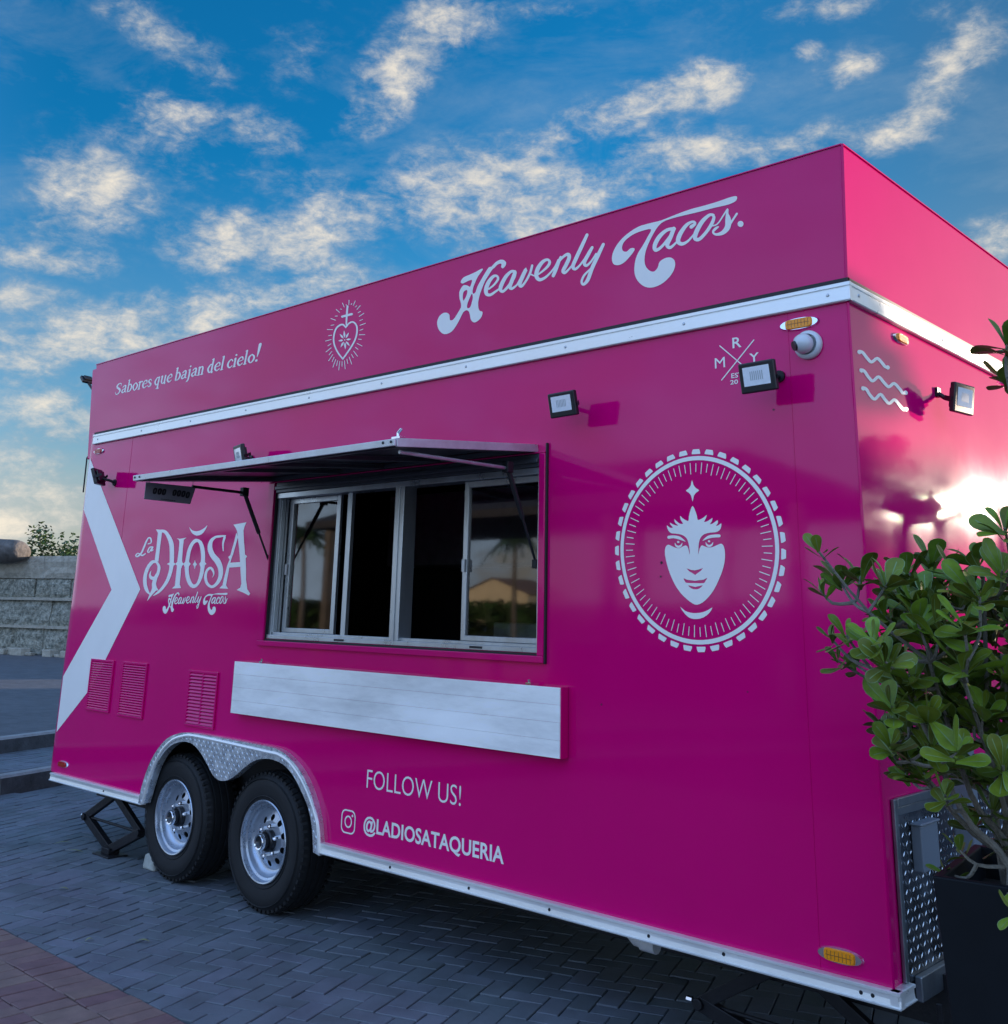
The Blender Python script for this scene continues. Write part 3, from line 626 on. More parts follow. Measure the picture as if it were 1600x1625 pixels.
# crossed-lines mark near the front corner
zm = (1120, 520, 8)
decal('crossed_lines_mark', fill([], [stroke(Z(zm, [(180,230,13),(620,605,13)])), stroke(Z(zm, [(612,155,13),(203,665,13)]))]), sidemap)
def lett(s_, xa, ya, xb, yb, xc, yc):             # baseline left, baseline right, cap top left in zoom pixels
    a, b, c = (W(*zoomf(*zm)(p)) for p in ((xa, ya), (xb, yb), (xc, yc)))
    text('mark_lettering', s_, a.x, b.x, (a.z+b.z)/2, (a.z+b.z)/2+abs(c.z-a.z), .012 if s_ != 'M' else 0.)
lett('R', 345, 262, 458, 245, 340, 130); lett('M', 122, 520, 250, 500, 118, 390); lett('Y', 560, 440, 680, 425, 552, 330)
lett('EST', 330, 640, 475, 625, 328, 580); lett('20', 316, 722, 415, 712, 316, 668)
# serif slogan
G = {
'S': (1.0, [[(.82,1.12,.08),(.8,1.38,.1),(.5,1.47,.15),(.15,1.25,.22),(.25,.95,.26),(.6,.7,.28),(.8,.4,.24),(.55,.03,.15),(.25,0,.12),(.05,.32,.08)]]),
'a': (.84, [[(.15,.8,.14),(.4,1.,.15),(.6,.85,.22),(.6,.2,.22),(.78,.04,.12)], [(.6,.57,.1),(.25,.5,.14),(.1,.25,.22),(.28,.02,.16),(.6,.2,.1)]]),
'b': (.86, [[(.0,1.6,.09),(.12,1.6,.12)], [(.17,1.62,.22),(.17,.04,.22)], [(.17,.8,.1),(.45,1.,.15),(.72,.55,.24),(.5,.02,.15),(.17,.1,.12)]]),
'o': (.84, [[(.42,1.,.13),(.14,.78,.2),(.1,.4,.24),(.38,0,.13),(.68,.25,.2),(.72,.65,.23),(.42,1.,.13)]]),
'r': (.62, [[(.0,.95,.09),(.12,.95,.12)], [(.2,1.,.22),(.2,.02,.22)], [(.02,0,.09),(.4,0,.09)], [(.2,.7,.1),(.4,.98,.15),(.58,.93,.2)]]),
'e': (.78, [[(.12,.52,.1),(.66,.6,.1),(.6,.9,.2),(.4,1.,.13),(.12,.7,.2),(.12,.3,.24),(.4,0,.15),(.7,.2,.1)]]),
's': (.66, [[(.55,.75,.1),(.35,1.,.13),(.1,.78,.2),(.35,.5,.22),(.55,.25,.22),(.3,0,.13),(.05,.22,.1)]]),
'q': (.88, [[(.6,.85,.1),(.38,1.,.15),(.1,.5,.24),(.35,0,.15),(.6,.2,.1)], [(.63,1.,.22),(.63,-.5,.22)], [(.42,-.5,.09),(.84,-.5,.09)]]),
'u': (.9, [[(.0,.97,.09),(.12,.97,.1)], [(.18,1.,.22),(.18,.3,.22),(.38,.02,.15),(.62,.2,.1)], [(.64,1.,.22),(.64,.02,.22),(.8,.02,.1)]]),
'j': (.5, [[(.05,.97,.09),(.2,.97,.1)], [(.25,1.,.22),(.25,-.2,.22),(.03,-.5,.12)], [(.25,1.4,.25),(.27,1.41,.25)]]),
'n': (.9, [[(.0,.95,.09),(.12,.95,.1)], [(.18,1.,.22),(.18,.02,.22)], [(.02,0,.09),(.36,0,.09)], [(.18,.75,.1),(.42,1.,.15),(.62,.8,.22),(.62,.02,.22)], [(.46,0,.09),(.8,0,.09)]]),
'd': (.9, [[(.6,.85,.1),(.38,1.,.15),(.1,.5,.24),(.35,0,.15),(.6,.2,.1)], [(.45,1.6,.09),(.6,1.6,.1)], [(.63,1.62,.22),(.63,.02,.22),(.8,.02,.09)]]),
'l': (.46, [[(.02,1.6,.09),(.14,1.6,.1)], [(.2,1.62,.22),(.2,.02,.22)], [(.02,0,.09),(.38,0,.09)]]),
'c': (.72, [[(.62,.8,.17),(.4,1.,.13),(.12,.7,.2),(.12,.3,.24),(.4,0,.15),(.68,.2,.1)]]),
'i': (.45, [[(.04,.95,.09),(.14,.95,.1)], [(.2,1.,.22),(.2,.02,.22)], [(.02,0,.09),(.38,0,.09)], [(.2,1.4,.25),(.22,1.41,.25)]]),
'!': (.5, [[(.3,2.0,.36),(.27,1.2,.26),(.22,.55,.08)], [(.2,.1,.3),(.22,.11,.3)]]), ' ': (.30, [])}
cx_ = 0; gs = []
for ch in 'Sabores que bajan del cielo!':
    adv, ss = G[ch]
    for s_ in ss: gs.append(stroke([(cx_+x+.17*y, y, w) for x, y, w in s_], 4, 3, smooth=len(s_) > 2))
    cx_ += adv+.04
A_, B_ = fascmap(182, 626.5), fascmap(411, 572.5); U_ = (B_-A_)/cx_; xh = .0535
Vz = Vector((0, -LEAN, ZT-ZFB)).normalized()
sheet('slogan_lettering', fill([], gs), lambda x, y: A_+U_*x+Vz*(y*xh), 'vinyl', T, FN)

# ------------------------------------------------------------------ window, hatch, counter
# magenta frame round the opening
mb = MB(); fx0, fx1, fz0, fz1 = -3.708, -1.507, 1.395, 2.345
for (a, b, c, d) in ((fx0, fz0, fx1, WZ0-.012), (fx0, WZT, fx1, fz1), (fx0, WZ0-.012, WX0-.008, WZT), (WX1+.008, WZ0-.012, fx1, WZT)):
    mb.box((a, -.022, b), (c, .004, d))
mb.build('window_surround', 'paint', T, bevel=.006)
mb = MB(); mb.box((-1.509, -.016, 1.392), (-1.500, .0, 2.385)); mb.build('hatch_seal', 'gasket', T, bevel=.003)
mb = MB(); mb.box((WX0-.008, -.012, WZ0-.014), (WX1+.008, .02, WZ0-.002)); mb.box((WX0-.006, -.010, WZ0), (WX0, .1, WZ1)); mb.box((WX1, -.010, WZ0), (WX1+.006, .1, WZ1)); mb.build('window_gasket', 'gasket', T)
hd = MB(); hd.box((WX0, -.014, WZ1+.002), (WX1, .09, WZT)); hd.bar((WX0, -.02, WZ1+.03), (WX1, -.02, WZ1+.03), .012, .02); hd.build('window_header', 'hatchskin', T, bevel=.003)
win = MB()
D0, D1 = -.004, .095
win.box((WX0, D0, WZ0), (WX1, D1, WZ0+.022)); win.box((WX0, D0+.002, WZ1-.03), (WX1, D1, WZ1))
win.box((WX0, D0+.012, WZ0+.022), (WX0+.022, D1, WZ1-.03)); win.box((WX1-.012, D0+.002, WZ0+.022), (WX1, D1, WZ1-.03))
for yy in (.018, .040, .062): win.box((WX0+.022, yy, WZ0+.022), (WX0+.030, yy+.008, WZ1-.03)); win.box((WX0+.022, yy, WZ0+.022), (WX1-.012, yy+.005, WZ0+.036))
wf = win.build('window_frame', 'wframe', T, bevel=.0015)
def wx(px, y): return W(px, 1000, y).x
def sash(x0, x1, y, wl=.034, wr=.034):
    b = MB(); b.box((x0, y, WZ0+.037), (x0+wl, y+.02, WZ1-.032)); b.box((x1-wr, y, WZ0+.037), (x1, y+.02, WZ1-.032))
    b.box((x0+wl, y, WZ0+.037), (x1-wr, y+.02, WZ0+.062)); b.box((x0+wl, y, WZ1-.062), (x1-wr, y+.02, WZ1-.032))
    o = b.build('window_sash', 'wframe', T, bevel=.002)
    g = MB(); g.add([(x0+wl, y+.012, WZ0+.062), (x1-wr, y+.012, WZ0+.062), (x1-wr, y+.012, WZ1-.062), (x0+wl, y+.012, WZ1-.062)], [(0, 1, 2, 3)]); g.build('glass_pane', 'glass', o, fix=False)
    h = MB(); h.box((x0+.008, y-.012, 1.80), (x0+.014, y, 1.86)); h.box((x0+.022, y-.012, 1.80), (x0+.028, y, 1.86)); h.box((x0+.008, y-.015, 1.80), (x0+.028, y-.012, 1.86)); h.build('handle', 'alud', o)
    return o
xs = [wx(452, .07), wx(531, .07), wx(547, .03), wx(617, .03), wx(633, .03), wx(730, .03), wx(748, .04)]
sash(-3.585, xs[1], .060); sash(wx(731, .03), WX1-.014, .030, .030, .016)
mb = MB(); mb.box((wx(540, .035), .035, WZ0+.022), (wx(547, .035), .060, WZ1-.03)); mb.build('mullion', 'wframe', T, bevel=.002); mb = MB(); mb.box((wx(617.5, .0), .0, WZ0+.022), (wx(632, .0), .09, WZ1-.03)); mb.box((wx(624, -.004)-.004, -.006, WZ0), (wx(624, -.004)+.004, .0, WZ1-.03)); mb.build('mullion', 'wframe', T, bevel=.002)
for x_ in (-3.01, -1.98): mb = MB(); mb.box((x_, -.008, WZ0+.006), (x_+.08, -.003, WZ0+.016)); mb.build('drain_slot', 'gasket', T)
# raised hatch
HX0, HX1 = -3.705, -1.565; HY, HZ0, HZ1 = -.897, 2.352, 2.262
def hp(x, t, dz=0): return Vector((x, HY*t, HZ0+(HZ1-HZ0)*t+dz))
hat = MB()
hn = (hp(0, 1)-hp(0, 0)).normalized(); hu = Vector((1, 0, 0)).cross(hn)*-1
if hu.z < 0: hu = -hu
hat.obox((hp(HX0, .5)+hp(HX1, .5))/2+hu*.026, Vector(((HX1-HX0)/2-.012, 0, 0)), (hp(0, 1)-hp(0, 0))/2*.985, hu*.003)
hatch = hat.build('serving_hatch', 'hatchskin', T)
b = MB()
b.bar(hp(HX0, 1)+hu*.014, hp(HX1, 1)+hu*.014, .012, .029, up=hu); b.bar(hp(HX0+.006, 0)+hu*.014, hp(HX0+.006, .99)+hu*.014, .012, .036, up=hu); b.bar(hp(HX1-.006, 0)+hu*.014, hp(HX1-.006, .99)+hu*.014, .012, .036, up=hu)
b.build('hatch_edge_trim', 'hedge_metal', hatch, bevel=.002)
b = MB()
for t in (.04, .93): b = MB(); b.bar(hp(HX0+.02, t)+hu*.008, hp(HX1-.02, t)+hu*.008, .04, .022, up=hu); b.build('hatch_rib', 'hatchskin', hatch)
for x in (HX0+.05, -3.0, -2.63, -2.2, HX1-.05): b = MB(); b.bar(hp(x, .06)+hu*.0075, hp(x, .91)+hu*.0075, .04, .021, up=hu); b.build('hatch_rib', 'hatchskin', hatch)
pass
for x in (HX0+.02, HX0+.07, HX1-.02, HX1-.07): b = MB(); b.lathe([(0, -.003), (.006, -.002), (.006, 0)], hp(x, 1)+hu*.016+Vector((0, -.007, 0)), 'y', 8); b.build('rivet', 'steel', hatch)
b = MB(); c0 = hp(-1.62, .93)+hu*.03; b.box(c0+Vector((-.02, -.02, 0)), c0+Vector((.03, .02, .012))); b.tube([c0+Vector((.0, 0, .012)), c0+Vector((0, 0, .03)), c0+Vector((.02, .0, .045))], .007, 8); b.build('hatch_latch', 'chrome', hatch, bevel=.002)
b = MB(); b.bar(hp(HX0, .0)+hu*.02+Vector((0, -.01, 0)), hp(HX1, .0)+hu*.02+Vector((0, -.01, 0)), .03, .02); b.build('piano_hinge', 'paint', T)
# gas struts and their arms
def strut(x, pa, pb, arm):
    a = at(*pa, 0, x); c = at(*pb, 0, x); mid = a.lerp(c, .52)
    b = MB(); b.tube([a, mid], .012, 10); b.tube([mid, c], .006, 8); o = b.build('gas_strut', 'black', T, smooth=True)
    b = MB(); b.box(a-Vector((.018, .02, .02)), a+Vector((.018, .02, .03))); b.box(c-Vector((.015, .015, .02)), c+Vector((.015, .03, .02))); b.build('strut_bracket', 'steel', o, bevel=.003)
    p = at(*arm, 0, x); b = MB(); b.tube([p, a], .0085, 8); b.build('support_bar', 'steel' if x < -2 else 'alud', T, smooth=True)
strut(-3.66, (388, 782), (432, 905), (305, 772)); strut(-1.60, (806, 743), (851, 895), (634, 717))
# small notice hung under the left edge of the hatch
sx = -3.70; q = [at(232, 765, 0, sx), at(311, 773, 0, sx), at(302, 800, 0, sx), at(229, 792, 0, sx)]
sg = thing('hanging_sign', 'small white sign, greyed for shade, with dark lettering hung under the left end of the raised hatch', 'sign', (q[0]+q[1])/2)
b = MB(); b.add(q+[p+Vector((-.004, 0, 0)) for p in q], [(0, 3, 2, 1), (4, 5, 6, 7), (0, 1, 5, 4), (1, 2, 6, 5), (2, 3, 7, 6), (3, 0, 4, 7)]); b.build('board', 'sign', sg)
zs = (200, 680, 5.714); ss = []
def sm(px, py): return at(px, py, 0, sx+.0015)
w0_ = 16
for (x, y) in ((262, 555), (305, 560), (345, 565), (440, 572), (480, 577), (520, 582), (560, 592)):
    w_ = w0_; ss.append(stroke(Z(zs, [(x-12, y+30, w_), (x-6, y-5, w_), (x+14, y-8, w_), (x+6, y+28, w_), (x-10, y+32, w_)]), 3))
for k in range(7): ss.append(stroke(Z(zs, [(320+k*19, 640+k*2.4, 7), (331+k*19, 641+k*2.4, 7)]), 2))
sheet('sign_lettering', fill([], ss), sm, 'black', sg, Vector((1, 0, 0)))
for p in (q[0], q[1]): b = MB(); b.tube([p+Vector((-.002, .02 if p is q[0] else -.02, -.004)), p+Vector((-.002, .02 if p is q[0] else -.02, .05))], .0015, 5); b.build('hanging_wire', 'steel', sg)
# folded counter of four planks
cn = MB(); cn.box((-3.862, -.052, 1.012), (-1.372, -.004, 1.303)); cnt = cn.build('folding_counter', 'paint', T, bevel=.003)
zz = [1.014, 1.086, 1.158, 1.230, 1.301]
for i in range(4):
    b = MB(); b.box((-3.860, -.0575-.0003*(i % 2), zz[i]+.0004), (-1.376, -.052, zz[i+1]-.0004)); b.build('plank', 'plank', cnt, bevel=.0007)
for x in (-3.6, -1.56): b = MB(); b.box((x-.015, -.058, 1.303), (x+.015, -.035, 1.312)); b.tube([(x, -.05, 1.312), (x, -.05, 1.325)], .006, 8); b.build('counter_latch', 'chrome', cnt)
# louvred vents
def vent(x0, x1, z0, z1, cols, nsl):
    b = MB(); t = .014
    for (a, c, d, e_) in ((x0, z0, x1, z0+t), (x0, z1-t, x1, z1), (x0, z0+t, x0+t, z1-t), (x1-t, z0+t, x1, z1-t)): b.box((a, -.011, c), (d, .0, e_))
    if cols == 2: b.box(((x0+x1)/2-.006, -.010, z0+t), ((x0+x1)/2+.006, 0, z1-t))
    o = b.build('vent_louvre', 'paint', T, bevel=.002); h = (z1-z0-2*t)/nsl
    b = MB(); b.add([(x0+t, -.0010, z0+t), (x1-t, -.0010, z0+t), (x1-t, -.0010, z1-t), (x0+t, -.0010, z1-t)], [(0, 1, 2, 3)]); b.build('vent_backing', 'dark', o, fix=False)
    proto = None
    for c in range(cols):
        xa = x0+t if c == 0 else (x0+x1)/2+.006; xb = x1-t if cols == 1 else (((x0+x1)/2-.006) if c == 0 else x1-t)
        pr_ = None
        for i in range(nsl):
            if pr_ is None:
                s_ = MB(); w_ = xb-xa; s_.add([(0, -.0015, h*.82), (w_, -.0015, h*.82), (w_, -.010, .1*h), (0, -.010, .1*h), (0, -.0015, h*.95), (w_, -.0015, h*.95), (w_, -.0115, h*.2), (0, -.0115, h*.2)], [(0,3,2,1),(4,5,6,7),(0,1,5,4),(2,3,7,6)])
                pr_ = s_.build('slat', 'paint', o, local=True); k = pr_
            else: k = pr_.copy(); COL.objects.link(k); k.parent = o
            k.location = Vector((xa, 0, z0+t+i*h))-pose(o)
vent(-5.722, -5.391, .895, 1.236, 1, 20); vent(-5.270, -4.942, .89, 1.238, 1, 20); vent(-4.425, -4.098, .897, 1.224, 2, 15)

# ------------------------------------------------------------------ lamps and camera on the body
def marker(cx, cz, w, front=False, kind='amber', y=0):
    h = w*.31; n = 20
    def P(x, z, d): return Vector((cx+x, -d, cz+z)) if not front else Vector((d, cx+x, cz+z))
    def oval(w_, h_, p=2.6):
        o = []
        for k in range(n):
            a = 2*pi*k/n; ca, sa = cos(a), sin(a); o.append((w_/2*abs(ca)**(2/p)*(1 if ca > 0 else -1), h_/2*abs(sa)**(2/p)*(1 if sa > 0 else -1)))
        return o
    b = MB(); r0, r1 = oval(w, h, 2.1), oval(w*.94, h*.86, 2.1)
    b.v += [P(x, z, .001) for x, z in r0]+[P(x, z, .010) for x, z in r1]
    for k in range(n): b.f.append((k, (k+1) % n, n+(k+1) % n, n+k)); b.m.append(0); b.tone.append(.5)
    b.f.append(tuple(range(n, 2*n))); b.m.append(0); b.tone.append(.5)
    o = b.build('marker_light', 'chrome', T)
    b = MB(); r0, r1 = oval(w*.68, h*.78, 5), oval(w*.64, h*.68, 5)
    b.v += [P(x, z, .010) for x, z in r0]+[P(x, z, .017) for x, z in r1]
    for k in range(n): b.f.append((k, (k+1) % n, n+(k+1) % n, n+k)); b.m.append(0); b.tone.append(.5)
    b.f.append(tuple(range(n, 2*n))); b.m.append(0); b.tone.append(.5)
    b.build('lens', kind, o)
    b = MB()
    for k in range(-3, 4):
        x = k*w*.082; b.add([P(x-w*.006, -h*.27, .0174), P(x+w*.006, -h*.27, .0174), P(x+w*.006, h*.27, .0174), P(x-w*.006, h*.27, .0174)], [(0, 1, 2, 3)])
    b.add([P(-w*.28, -h*.018, .0176), P(w*.28, -h*.018, .0176), P(w*.28, h*.018, .0176), P(-w*.28, h*.018, .0176)], [(0, 1, 2, 3)])
    b.build('lens_grid', 'grid', o)
marker(-.203, 2.741, .172); marker(-.178, .505, .168); marker(.485, 2.746, .150, True); marker(-6.0, 2.737, .15, kind='red'); marker(-5.965, .512, .15, kind='red')
o = MB(); c = Vector((-.169, 0, 2.648)); o.lathe([(0, -.002), (.058, -.002), (.058, -.012), (.053, -.020), (.044, -.024), (.041, -.022)], c, 'y', 32)
dome = o.build('security_camera', 'camw', T, smooth=True)
b = MB(); bc = c+Vector((-.006, -.036, 0)); pr = [(.040*sin(pi*k/12), -.040*cos(pi*k/12)) for k in range(13)]; b.lathe(pr, bc, 'y', 28); b.build('camera_ball', 'camw', dome, smooth=True)
b = MB(); dv = Vector((-.55, -.62, -.25)).normalized(); b.tube([bc+dv*.030, bc+dv*.042], [.021, .019], 20); b.build('camera_lens', 'black', dome, smooth=True)
def flood(c, w, h, face, name='floodlight', wallp=None, t=.026):
    f = Vector(face).normalized(); x = Vector((0, 0, 1)).cross(f).normalized(); u = f.cross(x)
    b = MB(); b.obox(c, x*w/2, u*h/2, f*t/2); b.obox(c-f*(t/2+.008), x*w*.36, u*h*.34, f*.008)
    o = b.build(name, 'black', T, bevel=.006)
    b = MB(); lo, hi = c+f*(t/2+.0008), None; a_, d_ = w*.375, h*.31
    cc = c+f*(t/2+.0008)+u*h*.04
    b.add([cc-x*a_-u*d_, cc+x*a_-u*d_, cc+x*a_+u*d_, cc-x*a_+u*d_], [(0, 1, 2, 3)]); b.build('lens', 'lens', o, fix=False)
    b = MB()
    for k in range(7): p = cc+x*(k-3)*w*.055+f*.0006; b.add([p-x*.002-u*d_*.45, p+x*.002-u*d_*.45, p+x*.002+u*d_*.5, p-x*.002+u*d_*.5], [(0, 1, 2, 3)])
    b.build('led_strip', 'ledgrey', o, fix=False)
    b = MB()
    if wallp is not None:
        wp = Vector(wallp); b.tube([c-f*(t/2)-u*h*.1, (c-f*.04+wp)/2+Vector((0, 0, -.01)), wp], .010, 8); b.lathe([(0, 0), (.024, 0), (.024, .012), (0, .012)], wp-Vector((0, .012, 0)), 'y', 12) if abs(wp.y) < .01 else b.box(wp-Vector((.0, .02, .02)), wp+Vector((.012, .02, .02)))
        for s_ in (-1, 1): b.bar(c+x*s_*(w/2+.004)-u*.01, c-f*.05+x*s_*(w/2+.004)*.6, .004, .018, up=u)
    b.build('lamp_bracket', 'steel', o)
    return o
def quadflood(p4, d, face, wallp):
    c = W(sum(p[0] for p in p4)/4, sum(p[1] for p in p4)/4, -d)
    P4 = [W(*p, -d) for p in p4]; w_ = ((P4[1]-P4[0]).length+(P4[2]-P4[3]).length)/2; h_ = ((P4[3]-P4[0]).length+(P4[2]-P4[1]).length)/2
    flood(c, w_, h_, face, wallp=wallp)
quadflood([(1174,577),(1231,571),(1234,619),(1176,624)], .15, (-.05, -1, -.18), (-.30, 0, 2.54))
quadflood([(873,623),(917,621),(914,660),(872,662)], .15, (-.06, -1, -.22), (-1.38, 0, 2.545))
quadflood([(371,707),(395,705),(392,738),(367,743)], .14, (-.3, -1, -.25), (-3.95, 0, 2.51))
flood(W(156, 757, -.11), .15, .12, (-.75, -.6, -.35), wallp=W(183, 766, 0))
flood(at(1527, 633, 0, .105), .160, .128, (1, -.16, -.16), wallp=(0, at(1527, 633, 0, .105).y+.0, 2.58))
flood(at(138, 603, 1, .12), .10, .07, (-.8, -.1, -.75))
b = MB(); b.tube([(-6.27, .10, 2.82), (-6.32, .06, 2.72), (-6.31, .06, 2.45)], .006, 6); b.build('cable', 'steel', T); b = MB(); b.tube([at(137, 603, 1, .12), (-LEN-.05, .12, 3.05)], .01, 6); b.build('lamp_arm', 'steel', T)

# ------------------------------------------------------------------ wheels, mudguard, underbody
RW = .36
def wheel(x):
    y0 = .035
    prof = [(.205, .0), (.218, -.004), (.24, -.010), (.28, -.016), (.315, -.014), (.335, -.004), (.347, .012), (.353, .022)]
    tr = []
    for k, yy in enumerate((.030, .052, .056, .088, .092, .128, .132, .164, .168, .190)):
        tr.append((.360 if k in (0, 1, 4, 5, 8, 9) and False else (.360 if k % 4 in (0, 1) else .352), yy))
    tr = [(.358, .028), (.360, .045), (.350, .048), (.350, .056), (.360, .059), (.360, .090), (.350, .093), (.350, .101), (.360, .104), (.360, .135), (.350, .138), (.350, .146), (.360, .149), (.360, .178), (.352, .195), (.335, .212), (.28, .222), (.205, .215)]
    b = MB(); b.lathe(prof+tr, (x, y0, RW), 'y', 72)
    n = 56                                            # tread blocks and shoulder lugs
    for k in range(n):
        a = 2*pi*k/n; ca, sa = cos(a), sin(a); r_ = Vector((ca, 0, sa)); t_ = Vector((-sa, 0, ca))
        b.obox(Vector((x, y0+.018, RW))+r_*.350, t_*.0105, r_*.009, Vector((0, .016, 0))+r_*.004)
        b.obox(Vector((x, y0+.205, RW))+r_*.350, t_*.0105, r_*.008, Vector((0, .012, 0)))
    for rr_ in (.232, .322): 
        b.lathe([(rr_-.003, -.0155 if rr_ > .3 else -.0085), (rr_, -.0195 if rr_ > .3 else -.0125), (rr_+.003, -.0145 if rr_ > .3 else -.011)], (x, y0, RW), 'y', 72)
    o = b.build('wheel', 'tyre', T, smooth=True, fix=False)
    b = MB(); b.lathe([(.204, .030), (.206, .002), (.213, -.010), (.209, -.014), (.203, -.012), (.198, .0), (.196, .012), (.184, .018), (.181, .040), (.170, .052), (.160, .060), (.150, .062)], (x, y0, RW), 'y', 64)
    disc = fill([[ [(.152*cos(2*pi*k/48), .152*sin(2*pi*k/48)) for k in range(48)] ]+[[(.117*cos(2*pi*(j+.5)/10)+.0165*cos(2*pi*k/12), .117*sin(2*pi*(j+.5)/10)+.0165*sin(2*pi*k/12)) for k in range(12)] for j in range(10)]])
    V, F = disc
    def dz(r): return .062-.022*max(0, min(1, (.152-r)/.05))
    vv = [Vector((x+a_, y0+dz(hypot(a_, c_)), RW+c_)) for a_, c_ in V]
    F2 = []
    for f in F:
        a_, c_, d_ = (vv[i] for i in f[:3]); F2.append(f if (c_-a_).cross(d_-a_).y < 0 else tuple(reversed(f)))
    b.add(vv, F2)
    rm = b.build('rim', 'rim', o, smooth=True, fix=False)
    b = MB(); b.lathe([(0, .09), (.155, .09)], (x, y0, RW), 'y', 32); b.lathe([(.16, .09), (.16, .2)], (x, y0, RW), 'y', 32); b.build('brake_drum', 'steel', o, fix=False)
    b = MB(); b.lathe([(.058, .045), (.056, .012), (.050, .006), (.044, .006), (.040, .010), (.040, -.030)], (x, y0, RW), 'y', 28); b.lathe([(0, -.026), (.030, -.026)], (x, y0, RW), 'y', 20); b.build('hub', 'black', o, smooth=True, fix=False)
    b = MB(); b.lathe([(.042, -.020), (.042, -.036), (.038, -.041), (.031, -.038), (.030, -.026)], (x, y0, RW), 'y', 28); b.build('hub_cap', 'chrome', o, smooth=True, fix=False)
    pr_ = None
    for k in range(6):
        a = 2*pi*(k+.3)/6
        if pr_ is None:
            b = MB(); b.tube([(0, .045, 0), (0, .012, 0), (0, .004, 0)], [.011, .011, .006], 6); pr_ = b.build('lug_nut', 'chrome', o, local=True); q_ = pr_
        else: q_ = pr_.copy(); COL.objects.link(q_); q_.parent = o
        q_.location = Vector((x+.078*cos(a), y0, RW+.078*sin(a)))-pose(o)
    return o
wheel(-4.503); wheel(-3.566)
# inner well, far wheels, axles, chassis
b = MB(); b.box((-4.80, .335, .34), (-2.99, .34, .92)); b.box((-4.80, .02, .90), (-2.99, .34, .905)); b.box((-4.805, .02, .40), (-4.80, .34, .905)); b.box((-2.99, .02, .40), (-2.985, .34, .905)); b.build('wheel_well', 'dark', T)
b = MB()
for yy in (.34, 1.95): b.box((-LEN, yy, .26), (.9, yy+.08, Z0+.029))
for xx in (-5.9, -5.0, -2.6, -1.6, -.6): b.box((xx, .42, .29), (xx+.06, 1.95, Z0+.025))
for xx in (-4.503, -3.566): b.tube([(xx, .2, .36), (xx, 2.2, .36)], .035, 10)
for xx in (-4.503, -3.566): b.bar((xx-.35, .30, .30), (xx+.35, .30, .30), .05, .03)
b.box((.04, .9, .30), (.9, 1.0, .38)); b.box((.04, 1.4, .30), (.9, 1.5, .38))
b.build('chassis', 'steel', T)
for xx in (-4.503, -3.566): b = MB(); b.lathe([(.1, -.10), (.34, -.11), (.36, -.09), (.36, .09), (.34, .11), (.1, .10)], (xx, 2.26, .36), 'y', 32); b.build('wheel', 'tyre', T, smooth=True)
# diamond plate mudguard
inpx = [(128,600),(160,490),(208,345),(265,245),(330,185),(400,164),(470,182),(530,250),(580,340),(612,400),(650,434),(700,440),(760,412),(830,352),(900,302),(980,284),(1060,300),(1130,344),(1190,424),(1250,544),(1290,650),(1312,780),(1320,945)]
inl = [(p.x, p.z) for p in (W(*q_, -.034) for q_ in crom(Z(ZW, inpx), 3))]
oul = [(p.x, p.z) for p in (W(*q_, -.004) for q_ in crom(Z(ZW, archpx), 3))]
gl = oul+inl[::-1]
YG = -.034
fd = fill([gl]); 
fen = sheet('mudguard', fd, lambda x, z: Vector((x, YG, z)), 'plate', T, NY)
b = MB(); loop3 = [(Vector((x, YG, z)), Vector((x, .01, z))) for x, z in gl]
for i in range(len(loop3)):
    a_, c_ = loop3[i], loop3[(i+1) % len(loop3)]; b.add([a_[0], c_[0], c_[1], a_[1]], [(0, 1, 2, 3)])
b.build('mudguard_return', 'plate', fen)
mid = [(a_[0]*.5+c_[0]*.5, a_[1]*.5+c_[1]*.5) for a_, c_ in zip(crom(Z(ZW, archpx), 3), crom(Z(ZW, archpx), 3))]
bead = [(115,600),(148,480),(198,335),(258,225),(328,155),(400,127),(480,124),(700,170),(1000,238),(1080,258),(1160,315),(1240,430),(1305,580),(1350,740),(1362,900),(1362,950)]
b = MB(); pts = [W(*q_, YG) for q_ in crom(Z(ZW, bead), 3)]; b.tube([p+Vector((0, .002, 0)) for p in pts], .011, 8); b.build('mudguard_bead', 'alu', fen, smooth=True)
def inside(x, z, lp): return wind(x, z, lp) != 0
def treads(P, U, Vv, Nn, w, h, test, pitch=.028, ln=.011):
    b = MB(); ni, nj = int(w/pitch), int(h/pitch)
    for i in range(ni):
        for j in range(nj):
            u, v = (i+.5)*pitch, (j+.5)*pitch
            if not test(u, v): continue
            c = P+U*u+Vv*v; a = radians(45 if (i+j) % 2 else -45); d = U*cos(a)+Vv*sin(a); e_ = Vv*cos(a)-U*sin(a)
            b.add([c-d*ln, c-e_*ln*.28, c+d*ln, c+e_*ln*.28, c+Nn*.0022], [(0, 1, 4), (1, 2, 4), (2, 3, 4), (3, 0, 4)])
    return b
gx0, gz0 = min(p[0] for p in gl), min(p[1] for p in gl)
tb = treads(Vector((gx0, YG, gz0)), Vector((1, 0, 0)), Vector((0, 0, 1)), NY, 1.85, .55, lambda u, v: inside(gx0+u, gz0+v, gl) and inside(gx0+u+.012, gz0+v-.012, gl) and inside(gx0+u-.012, gz0+v+.012, gl), .024, .0105)
stuff(tb.build('tread_pattern', 'plate', fen))
